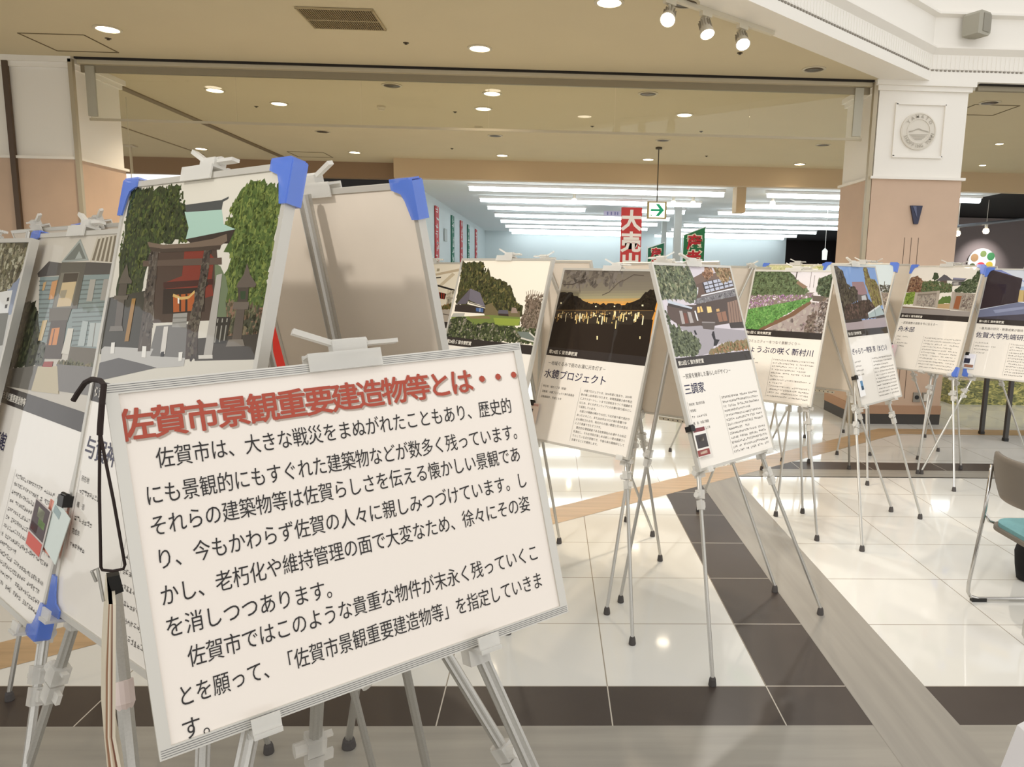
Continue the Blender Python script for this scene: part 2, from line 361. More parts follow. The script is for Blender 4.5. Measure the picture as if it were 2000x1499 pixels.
DL=[(-3.70,6.49,1,'lit downlight before the glass, beside the square ceiling hatch on the left'),(-.648,6.71,1,'lit downlight before the glass, between the grille and the track spotlights'),(.391,5.53,1,'lit downlight cut by the top edge of the photo'),
(-3.746,8.53,1,'lit downlight behind the glass, above the torii photo'),(-3.256,9.108,1,'lit downlight behind the glass, second row, over the big grey board'),(-.67,8.32,1,'lit downlight behind the glass, front one of a close pair at mid ceiling'),
(-.835,9.08,1,'lit downlight behind the glass, rear one of a close pair at mid ceiling'),(1.593,9.115,1,'lit downlight behind the glass, above the exit sign cable'),(-5.834,12.66,1,'lit downlight deep inside, far left near the ceiling pole'),
(-3.298,12.63,1,'lit downlight deep inside, just left of the beige bulkhead end'),(-.839,12.56,1,'lit downlight deep inside, first from the left along the bulkhead'),(1.617,12.60,1,'lit downlight deep inside, beside the exit sign rod'),
(4.234,12.69,1,'lit downlight deep inside, nearest the white pillar'),(-1.708,8.09,0,'unlit downlight behind the glass, left of the close lit pair'),(1.018,8.13,0,'unlit downlight behind the glass, right of the close lit pair'),
(2.426,7.04,0,'unlit downlight before the glass, beside the white pillar'),(-.824,10.8,0,'unlit downlight in the middle of the inner ceiling'),(1.592,10.81,0,'unlit downlight in front of the exit sign rod'),(-3.275,10.83,0,'unlit downlight inside, left of the middle'),
(.93,5.5,0,'unlit downlight beside the glowing track spotlight'),(3.95,10.85,0,'unlit downlight inside near the pillar'),(4.75,8.1,0,'unlit downlight right of the white pillar')]
for d in DL: downlight(*d)
for x,y,lab in((7.2,12.3,'small lit downlight right of the pillar, far'),(6.3,10.4,'small lit downlight right of the pillar, near')): downlight(x,y,1,lab,r=.05)
# air grille
g=empty('air_grille',(-1.65,6.05,HC)); tag(g,'dark slatted air grille in the beige ceiling','vent')
a=MB(); a.box((0,0,-.002),(.56,.46,.006),mat('grille_dark',(70,58,42),rough=.8)); a.build('backing',g)
a=MB(); 
for y in(-.225,.225): a.box((0,y,-.008),(.58,.012,.012),mat('grille_frame',(176,160,124),rough=.6))
for x in(-.285,.285): a.box((x,0,-.008),(.012,.46,.012),MATS['grille_frame'])
a.box((0,.02,-.009),(.57,.012,.012),MATS['grille_frame']); a.build('frame',g)
a=MB()
for i in range(34): a.box((-.27+i*.0165,0,-.009),(.006,.44,.01),mat('grille_slat',(150,132,98),rough=.6))
a.build('slats',g)
def hatch(x,y,w_,h_,lab):
    a=MB(); LN=mat('hatch_gap',(110,96,70),rough=.8)
    for cx,cy,dx,dy in((0,-h_/2,w_,.012),(0,h_/2,w_,.012),(-w_/2,0,.012,h_),(w_/2,0,.012,h_)): a.box((x+cx,y+cy,HC-.002),(dx,dy,.005),LN)
    tag(a.build('ceiling_hatch'),lab,'ceiling hatch')
hatch(-4.28,6.92,.55,.5,'square ceiling hatch outline near the left pier'); hatch(-4.15,13.0,.6,.55,'ceiling hatch outline deep inside, above the tall grey board'); hatch(4.9,8.45,.5,.5,'ceiling hatch outline right of the white pillar')
def sprinkler(x,y,lab):
    a=MB(); a.lathe([(.026,0),(.024,-.004),(.012,-.006),(.01,-.012),(.013,-.014),(.0001,-.015)],(0,0,0),mat('sprinkler_brass',(76,64,46),rough=.4,metal=.5),n=14); ob=a.build('sprinkler_head'); ob.location=(x,y,HC); tag(ob,lab,'sprinkler','sprinkler heads in the beige ceiling')
for x,y,lab in((-3.85,6.75,'sprinkler head beside the left ceiling hatch'),(-1.27,6.62,'sprinkler head between the grille and the rail slot'),(-1.2,9.3,'sprinkler head behind the glass at mid ceiling'),(1.62,6.62,'sprinkler head below the track spotlights'),(.52,9.95,'sprinkler head inside, right of middle'),(2.0,10.1,'sprinkler head inside, towards the pillar'),(-3.6,9.3,'sprinkler head inside, over the grey board'),(-1.6,12.0,'sprinkler head deep inside, left'),(2.5,12.1,'sprinkler head deep inside, right')): sprinkler(x,y,lab)
a=MB(); a.lathe([(.05,0),(.05,-.02),(.035,-.035),(.03,-.05),(.0001,-.052)],(0,0,0),mat('detector_white',(206,196,172),rough=.5),n=20); d_=a.build('smoke_detector'); d_.location=(-2.05,9.1,HC); tag(d_,'small white smoke detector on the inner ceiling','detector')
a=MB(); a.box((0,0,-.012),(.1,.1,.024),mat('detector_white',(206,196,172))); d_=a.build('ceiling_sensor_box'); d_.location=(-1.0,10.2,HC); tag(d_,'small square white sensor box on the inner ceiling','sensor')
a=MB(); a.box((-4.74,10.9,HC-.008),(.09,5.4,.016),mat('channel_brown',(128,112,86),rough=.6)); tag(a.build('ceiling_channel'),'long brown channel strip running into the shop on the ceiling','ceiling channel')
a=MB(); a.box((-6.1,10.6,HC-.004),(.03,5.4,.008),mat('channel_pale',(150,134,106),rough=.6)); tag(a.build('ceiling_channel'),'thin ceiling seam strip left of the brown channel','ceiling channel')
a=MB(); a.cyl((-6.9,12.5,HC),(-6.9,12.5,2.98),.02,mat('pole_cream',(206,196,176),rough=.5)); a.box((-6.9,12.5,HC-.01),(.16,.16,.02),MATS['pole_cream']); tag(a.build('ceiling_pole'),'cream pole hanging from the far left ceiling','pole')
# track with spotlights
tdir=Vector((.745,.54,0)).normalized()
a=MB(); p1=Vector((1.73,6.03,HC-.018)); p0=p1-tdir*2.6; Mt=Matrix.Rotation(math.atan2(tdir.y,tdir.x),4,'Z')
a.box((p0+p1)/2,(2.6,.035,.034),mat('track_white',(212,204,184),rough=.5),M=Mt); tag(a.build('light_track'),'white ceiling track carrying the spotlights','light track')
def spotlight(base,aim,col,lab,power,e):
    base=Vector(base); aim=Vector(aim).normalized()
    t=empty('track_spotlight',base); tag(t,lab,'spotlight','track spotlights on the near ceiling')
    a=MB(); a.box((0,0,-.02),(.1,.034,.03),MATS['track_white'],M=Mt); a.cyl((0,0,-.03),(0,0,-.075),.01,MATS['track_white']); a.build('adapter',t)
    q=aim.to_track_quat('Z','Y').to_matrix().to_4x4(); c=Vector((0,0,-.1))
    a=MB(); a.lathe([(.028,-.07),(.034,-.05),(.036,.0),(.05,.045),(.056,.075),(.05,.075),(.048,.06)],c,mat('spot_body',(206,200,186),rough=.35,metal=.2),n=24,M=q)
    for k in range(12):
        an=k*math.pi/6; a.box(c+q@Vector((.04*math.cos(an),.04*math.sin(an),-.01)),(.014,.003,.06),mat('spot_fin',(166,158,142),rough=.4,metal=.3),M=q@Matrix.Rotation(an,4,'Z'))
    a.build('lamp_body',t)
    a=MB(); a.lathe([(.0001,.07),(.03,.068),(.049,.06)],c,mat('spot_lens_%s'%e[0],e[1],emit=e[2]),n=24,M=q); a.build('lens',t)
    l=bpy.data.lights.new('spot_beam','SPOT'); l.energy=power; l.color=col; l.spot_size=1.2; l.spot_blend=.7; l.shadow_soft_size=.045
    lo=bpy.data.objects.new('beam',l); COL.objects.link(lo); lo.parent=t; lo.matrix_local=Matrix.Translation(c+aim*.09)@aim.to_track_quat('-Z','Y').to_matrix().to_4x4()
spotlight((.80,5.355,HC-.03),(-.25,-.72,-.75),(1,.8,.58),'warm glowing track spotlight facing out, first of three',SPOT_POWER,('warm',(255,226,186),16))
spotlight((1.10,5.57,HC-.03),(.15,-.45,-.9),(1,.8,.58),'warm track spotlight in the middle of the ceiling track',SPOT_POWER,('warm',(255,226,186),16))
spotlight((1.43,5.81,HC-.03),(.02,-.62,-.8),(1,.95,.88),'cool white track spotlight at the end of the track',SPOT_POWER,('cool',(255,250,244),14))
# wall speaker on the fascia
sp=empty('wall_speaker',(4.0,7.24,3.92)); tag(sp,'grey wall speaker on the white atrium fascia','speaker')
a=MB(); a.prism([(-.1,-.1),(.07,-.1),(.1,-.07),(.1,.09),(.07,.11),(-.07,.11),(-.1,.08)],0,.16,mat('speaker_grey',(164,160,146),rough=.6),M=Matrix.Translation((0,.06,0))@Matrix.Rotation(.5,4,'Z')@MR); a.build('cabinet',sp)
a=MB(); a.prism([(-.03,-.07),(.07,-.07),(.09,-.05),(.09,.07),(.07,.095),(-.03,.09)],.16,.166,mat('speaker_mesh',(146,142,130),rough=.8),M=Matrix.Translation((0,.06,0))@Matrix.Rotation(.5,4,'Z')@MR); a.build('grille',sp)
a=MB(); a.box((0,.1,0),(.06,.2,.06),MATS['speaker_grey']); a.build('bracket',sp)

# ---------------------------------------------------------------- sales area
TB=mat('fluorescent_tube_lit',(240,250,255),emit=TUBE); FIX=mat('batten_white',(232,232,230),rough=.5)
def batten(x0,x1,y,z,lab):
    t=empty('fluorescent_light',((x0+x1)/2,y,z)); tag(t,lab,'fluorescent light','rows of fluorescent lights over the sales area'); o=t.location
    a=MB(); a.box(((x0+x1)/2,y,z+.03),(x1-x0,.11,.05),FIX); a.build('batten',t,off=o)
    a=MB(); a.cyl((x0+.03,y,z-.015),(x1-.03,y,z-.025),.055,TB,n=10); a.build('tube',t,off=o)
ROW=[(13.95,'front'),(16.1,'second'),(18.0,'third'),(20.3,'fourth'),(22.6,'fifth'),(24.9,'sixth'),(27.2,'seventh'),(29.0,'rear')]
for i,(y,nm) in enumerate(ROW):
    batten(-1.57,.84 if i==2 else 3.27,y,3.06,'fluorescent light of the left bay, %s row from the bulkhead'%nm)
    batten(4.05,8.2 if i==0 else 8.55+.1*i,y,3.06,'fluorescent light of the right bay, %s row from the bulkhead'%nm)
batten(1.75,3.27,18.0,3.06,'short fluorescent light beside the exit sign in the third row')
# small warm spots hanging in the sales area
BUL=mat('small_spot_lit',(255,236,200),emit=7)
def minispot(x,y,z,lab,r=.055):
    t=empty('small_spotlight',(x,y,z)); tag(t,lab,'spotlight','small spotlights in the shops behind')
    a=MB(); a.cyl((0,0,.05),(0,0,.16),.03,mat('mini_spot_body',(200,196,186),rough=.4)); a.cyl((0,0,.16),(0,0,3.12-z),.006,MATS['mini_spot_body'],n=6); a.build('lamp_body',t)
    a=MB(); a.lathe([(.0001,-.05),(r*.7,-.04),(r,0),(r*.8,.05),(.0001,.06)],(0,0,0),BUL,n=14); a.build('bulb',t,smooth=True)
minispot(.45,14.9,2.93,'small hanging spotlight over the left bay'); minispot(2.45,14.9,2.93,'small hanging spotlight near the exit sign, left one'); minispot(2.85,14.9,2.93,'small hanging spotlight near the exit sign, right one'); minispot(4.35,14.5,2.93,'small hanging spotlight under the first right bay tube'); minispot(7.75,14.2,2.93,'small hanging spotlight right of the pillar')
# exit sign
ex=empty('exit_sign',(1.62,11.4,2.49)); tag(ex,'hanging exit sign with green arrow on white','exit sign')
a=MB(); a.box((0,0,0),(.3,.06,.26),mat('exit_case',(186,170,130),rough=.5)); a.build('case',ex)
a=MB(); a.box((0,-.032,0),(.24,.01,.22),mat('exit_face',(246,255,236),emit=1.1)); a.build('lit_face',ex)
GR=mat('exit_green',(20,150,104),emit=.35)
a=MB(); a.add([(-.095,-.0385,-.016),(.06,-.0385,-.016),(.06,-.0385,.016),(-.095,-.0385,.016)],[(0,1,2,3)],GR)
for s_ in(1,-1): a.add([(-.02,-.0387,s_*.09),(.032,-.0387,s_*.09),(.108,-.0387,0),(.05,-.0387,0)],[(0,1,2,3)],GR)
a.add([(-.108,-.0385,-.09),(-.1,-.0385,-.09),(-.1,-.0385,-.06),(-.108,-.0385,-.06)],[(0,1,2,3)],GR)
a.add([(-.092,-.0385,-.09),(-.076,-.0385,-.09),(-.076,-.0385,-.07),(-.092,-.0385,-.07)],[(0,1,2,3)],GR); a.build('arrow',ex)
a=MB(); a.cyl((0,0,.13),(0,0,HC-2.49),.008,mat('rod_dark',(80,72,58),rough=.5)); a.cyl((0,0,HC-2.49-.03),(0,0,HC-2.49),.05,MATS['rod_dark'],n=16); a.build('hanging_rod',ex)
# columns
def column(x,y,r,lab,top=3.12):
    a=MB(); a.box((0,0,top/2),(r,r,top),mat('column_grey',(190,192,188),rough=.6)); ob=a.build('shop_column'); ob.location=(x,y,0); tag(ob,lab,'column','slim columns in the sales area')
column(2.95,17.2,.16,'slim grey column behind the exit sign'); column(3.4,22.2,.14,'slim grey column behind the small green banner')
a=MB(); a.box((0,0,0),(.17,.3,.62),BEIGE); ob=a.build('ceiling_duct'); ob.location=(3.44,13.55,2.97); tag(ob,'beige duct drop hanging below the bulkhead','duct')
# hanging banners
def banner(x,y,z0,z1,w_,rgb,chars,crgb,lab,size,slant=0,pole=True,outline=None):
    t=empty('hanging_banner',(x,y,(z0+z1)/2)); tag(t,lab,'banner'); h=z1-z0
    a=MB(); a.prism([(-w_/2,-h/2),(w_/2,-h/2),(w_/2,h/2+slant),(-w_/2,h/2)],0,.006,mat('banner_%d_%d_%d'%rgb,rgb,rough=.7,noise=.08,nscale=3),M=MR); a.build('cloth',t)
    a=MB()
    for i,chh in enumerate(chars):
        zc=h/2-size*(.62+i*1.02)+slant*.3
        Mg=Matrix.Translation((0,-.009,zc))@MR
        if outline: text(a,chh,0,0,size*1.02,size*1.02,mat('banner_outline',outline,rough=.7),M=Mg,center=True,bold=.09,z=0)
        text(a,chh,0,0,size,size,mat('banner_ink_%d_%d_%d'%crgb,crgb,rough=.7),M=Mg,center=True,bold=.035,z=.002)
    a.build('lettering',t)
    if not pole:
        a=MB()
        for xx in(-w_/2+.02,w_/2-.02): a.cyl((xx,.003,h/2-.01),(xx,.003,3.12-t.location.z),.004,FIX)
        a.build('hanging_line',t)
    if pole:
        a=MB(); a.cyl((-w_/2-.02,0,-t.location.z),(-w_/2-.02,0,h/2+.05),.012,FIX); a.cyl((-w_/2-.02,0,h/2),(w_/2+.02,0,h/2+slant),.01,FIX); a.build('pole',t)
banner(1.69,15.6,1.0,2.9,.44,(206,62,60),u'大売出',(250,240,232),'red hanging banner with big white characters',.44,pole=False)
banner(2.46,17.2,.9,2.12,.37,(30,104,70),u'産者直',(196,40,48),'small green banner with red characters, beside the red banner',.25,slant=.14,outline=(240,226,200))
banner(3.1,15.9,.9,2.36,.46,(34,112,66),u'産者直',(190,34,44),'large green banner with red characters, right of the slim column',.33,slant=.2,outline=(240,226,200))
# banners along the pale blue side wall
def wallban(y,w_,z0,z1,rgb,lab):
    t=empty('wall_banner',(-2.62,y,(z0+z1)/2)); tag(t,lab,'banner','long banners down the pale blue side wall'); h=z1-z0
    a=MB(); a.box((0,0,0),(.02,w_,h),mat('wb_%d_%d_%d'%rgb,rgb,rough=.7)); a.build('cloth',t)
    a=MB(); R_=random.Random(int(y*10)); n=int(h/.17)
    for i in range(n):
        z=h/2-.1-i*.17
        for _ in range(3):
            c=Vector((.0115,R_.uniform(-.25,.25)*w_,z+R_.uniform(-.05,.05))); q=R_.random()<.5
            a.box(c,(.002,w_*(.5 if q else .12),.02 if q else .1),mat('wb_white',(236,238,232),rough=.7))
    a.build('lettering',t)
wallban(14.8,.5,1.0,3.0,(150,160,40),'yellow-green wall banner nearest on the side wall')
wallban(17.0,.5,.9,2.95,(196,60,64),'red wall banner, nearest red one on the side wall'); wallban(19.7,.5,.9,2.95,(32,112,86),'green wall banner between two red ones'); wallban(21.6,.5,.9,2.95,(196,60,64),'red wall banner in the middle of the side wall'); wallban(23.4,.5,.9,2.95,(32,112,86),'green wall banner farther along the side wall'); wallban(25.8,.55,.9,2.95,(196,60,64),'red wall banner farthest along the side wall')
a=MB(); a.box((0,0,0),(.02,.45,.3),mat('notice_grey',(180,184,180),rough=.6)); ob=a.build('wall_notice'); ob.location=(-2.62,18.4,2.38); tag(ob,'small grey notice board on the pale blue side wall','notice')
t=empty('ceiling_plaque',(1.45,17.6,2.93)); tag(t,'small purple direction plaque above the red banner','sign'); a=MB(); a.box((0,0,0),(.42,.03,.12),mat('plaque_violet',(196,190,214),rough=.5)); a.build('plate',t); a=MB(); 
for k,dx in enumerate((-.12,-.03,.06,.12)): a.box((dx,-.018,0),(.03,.004,.07),mat('plaque_ink',(120,120,170)))
a.build('marks',t)
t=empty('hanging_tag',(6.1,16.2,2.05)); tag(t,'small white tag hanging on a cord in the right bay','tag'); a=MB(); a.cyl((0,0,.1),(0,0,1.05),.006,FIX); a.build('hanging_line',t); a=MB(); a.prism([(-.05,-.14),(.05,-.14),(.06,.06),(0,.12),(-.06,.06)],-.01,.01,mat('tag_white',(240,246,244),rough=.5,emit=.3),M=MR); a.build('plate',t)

# ---------------------------------------------------------------- dim shop on the right
a=MB(); a.box((9.25,18,1.5),(.5,.5,3.1),mat('grey_column',(112,106,102),rough=.7)); 
ob=a.build('shop_column'); tag(ob,'broad grey column in the dim shop','column')
w=MB(); w.box((11.9,18.6,1.55),(4.6,.2,3.1),mat('mauve_wall',(150,138,138),rough=.7)); struct(w,'wall_mauve',label='grey mauve display wall in the dim shop')
em_=empty('fruit_emblem',(11.02,18.46,1.98)); tag(em_,'round white emblem with fruit motifs on the grey mauve wall','sign')
a=MB(); a.lathe([(.36,0),(.36,.03),(.0001,.032)],(0,0,0),mat('emblem_white',(246,244,240),rough=.5),n=32,M=MR); a.build('disc',em_)
for cx,cz,r,c in((-.02,-.12,.13,(220,70,80)),(.2,-.06,.09,(214,190,70)),(-.2,.12,.1,(176,140,100)),(.22,.16,.1,(70,140,90)),(.02,.22,.08,(130,150,90)),(-.24,-.1,.08,(90,100,70))):
    a=MB(); a.lathe([(r,.033),(r,.038),(.0001,.04)],(cx,0,cz),mat('fruit_%d_%d_%d'%c,c,rough=.5),n=18,M=MR); a.build('fruit',em_)
l=bpy.data.lights.new('emblem_beam','SPOT'); l.energy=90; l.spot_size=1.0; l.spot_blend=.8; l.color=(1,.95,.9); lo=bpy.data.objects.new('emblem_light',l); COL.objects.link(lo); lo.location=(10.9,17.2,2.9); lo.rotation_euler=(Vector((11.0,18.5,1.8))-Vector((10.9,17.2,2.9))).to_track_quat('-Z','Y').to_euler()
a=MB(); a.cyl((6.1,13.6,2.32),(10.6,14.9,2.9),.03,mat('pipe_grey',(150,156,166),rough=.4,metal=.5)); tag(a.build('pipe_rail'),'slanting grey pipe rail right of the pillar','pipe')
for x,y,z,lab in((8.0,14.3,2.42,'dim shop spotlight under the pipe rail, left one'),(8.75,14.6,2.5,'dim shop spotlight under the pipe rail, right one'),(8.2,19,2.32,'dim shop spotlight low behind the pillar edge'),(9.4,20.5,2.28,'dim shop spotlight lower, left of the grey column'),(9.3,22,2.55,'dim shop spotlight seen left of the pillar')): minispot(x,y,z,lab,.06)
a=MB(); a.cyl((7.7,19.5,3.1),(7.7,19.5,2.35),.014,FIX); a.lathe([(.0001,-.05),(.05,-.04),(.05,.02),(.0001,.04)],(7.7,19.5,2.32),BUL,n=12); tag(a.build('pendant_rod'),'thin rod hanging with a small light in the dim shop','pendant')
# low display and table behind on the right
GOLD=bpy.data.materials.new('green_gold_print'); GOLD.use_nodes=True; nt=GOLD.node_tree; b=nt.nodes['Principled BSDF']
tc=nt.nodes.new('ShaderNodeTexCoord'); mp=nt.nodes.new('ShaderNodeMapping'); mp.inputs['Scale'].default_value=(1,1,2.2); n=nt.nodes.new('ShaderNodeTexNoise'); n.inputs['Scale'].default_value=9; n.inputs['Distortion'].default_value=2
rp=nt.nodes.new('ShaderNodeValToRGB'); cr=rp.color_ramp; cr.elements[0].position=.3; cr.elements[0].color=lin((72,78,48)); cr.elements[1].position=.72; cr.elements[1].color=lin((214,202,120)); e_=cr.elements.new(.5); e_.color=lin((132,134,78))
for q,r_ in((tc.outputs['Object'],mp.inputs[0]),(mp.outputs[0],n.inputs[0]),(n.outputs[0],rp.inputs[0]),(rp.outputs[0],b.inputs['Base Color'])): nt.links.new(q,r_)
b.inputs['Roughness'].default_value=.15
a=MB(); a.box((0,0,.15),(3.6,.3,.3),GOLD); ob=a.build('low_bench'); ob.location=(6.75,8.75,0); tag(ob,'low bench covered in green and gold print behind the easels','bench')
tb=empty('display_table',(4.75,6.75,0)); tag(tb,'table with dark grey legs behind the rightmost photo panel','table')
DG=mat('dark_grey_metal',(74,72,70),rough=.4,metal=.3)
for x,y in((4.3,6.9),(4.352,6.6),(5.35,6.9),(5.4,6.6)):
    a=MB(); a.box((x-4.75,y-6.75,.36),(.035,.035,.66),DG); a.box((x-4.75,y-6.75,.015),(.042,.042,.03),BLACK); a.build('leg',tb)
a=MB(); a.box((.09,0,.705),(1.2,.45,.03),mat('table_top_grey',(150,146,140),rough=.5)); a.build('tabletop',tb)
# green cloth hanging by the left pier
t=empty('shop_flag',(-5.28,9.0,2.2)); tag(t,'pale green hanging flag beside the left pier','flag')
a=MB(); a.add([(-.2,0,.16),(.16,0,.15),(.16,0,-.32),(-.1,0,-.3),(-.16,0,.1)],[(0,1,2,3,4)],mat('flag_green',(168,200,168),rough=.7)); a.add([(-.2,.004,.16),(.16,.004,.15),(.16,.004,-.32),(-.1,.004,-.3),(-.16,.004,.1)],[(4,3,2,1,0)],MATS['flag_green']); a.build('cloth',t)
a=MB(); a.cyl((-.24,0,.165),(.4,0,.165),.008,CREAM); a.cyl((-.22,0,.165),(-.22,0,HC-2.2),.004,CREAM); a.cyl((.3,0,.165),(.3,0,HC-2.2),.004,CREAM); a.build('rod',t)
a=MB(); a.tube([(.1,-.006,.04),(.0,-.006,-.04),(.0,-.006,-.1),(.05,-.006,-.14),(.15,-.006,-.16)],.008,mat('flag_ink',(60,50,40))); a.build('emblem_stroke',t)
for x,c,nm,sz in((-7.15,(178,36,30),'red sign plate on the far left wall',.3),(-6.82,(60,30,26),'small dark sign plate beside the red one far left',.1)):
    a=MB(); a.box((0,0,0),(sz,.03,.16),mat('plate_%d'%c[0],c,rough=.6)); ob=a.build('wall_plate'); ob.location=(x,15.2,2.92); tag(ob,nm,'sign')
a=MB(); a.box((0,0,0),(.6,.05,1.15),mat('red_cloth',(196,44,34),rough=.7)); ob=a.build('red_poster'); ob.location=(-2.95,8.6,.575); tag(ob,'red sheet seen in the gap between two tall boards','poster')

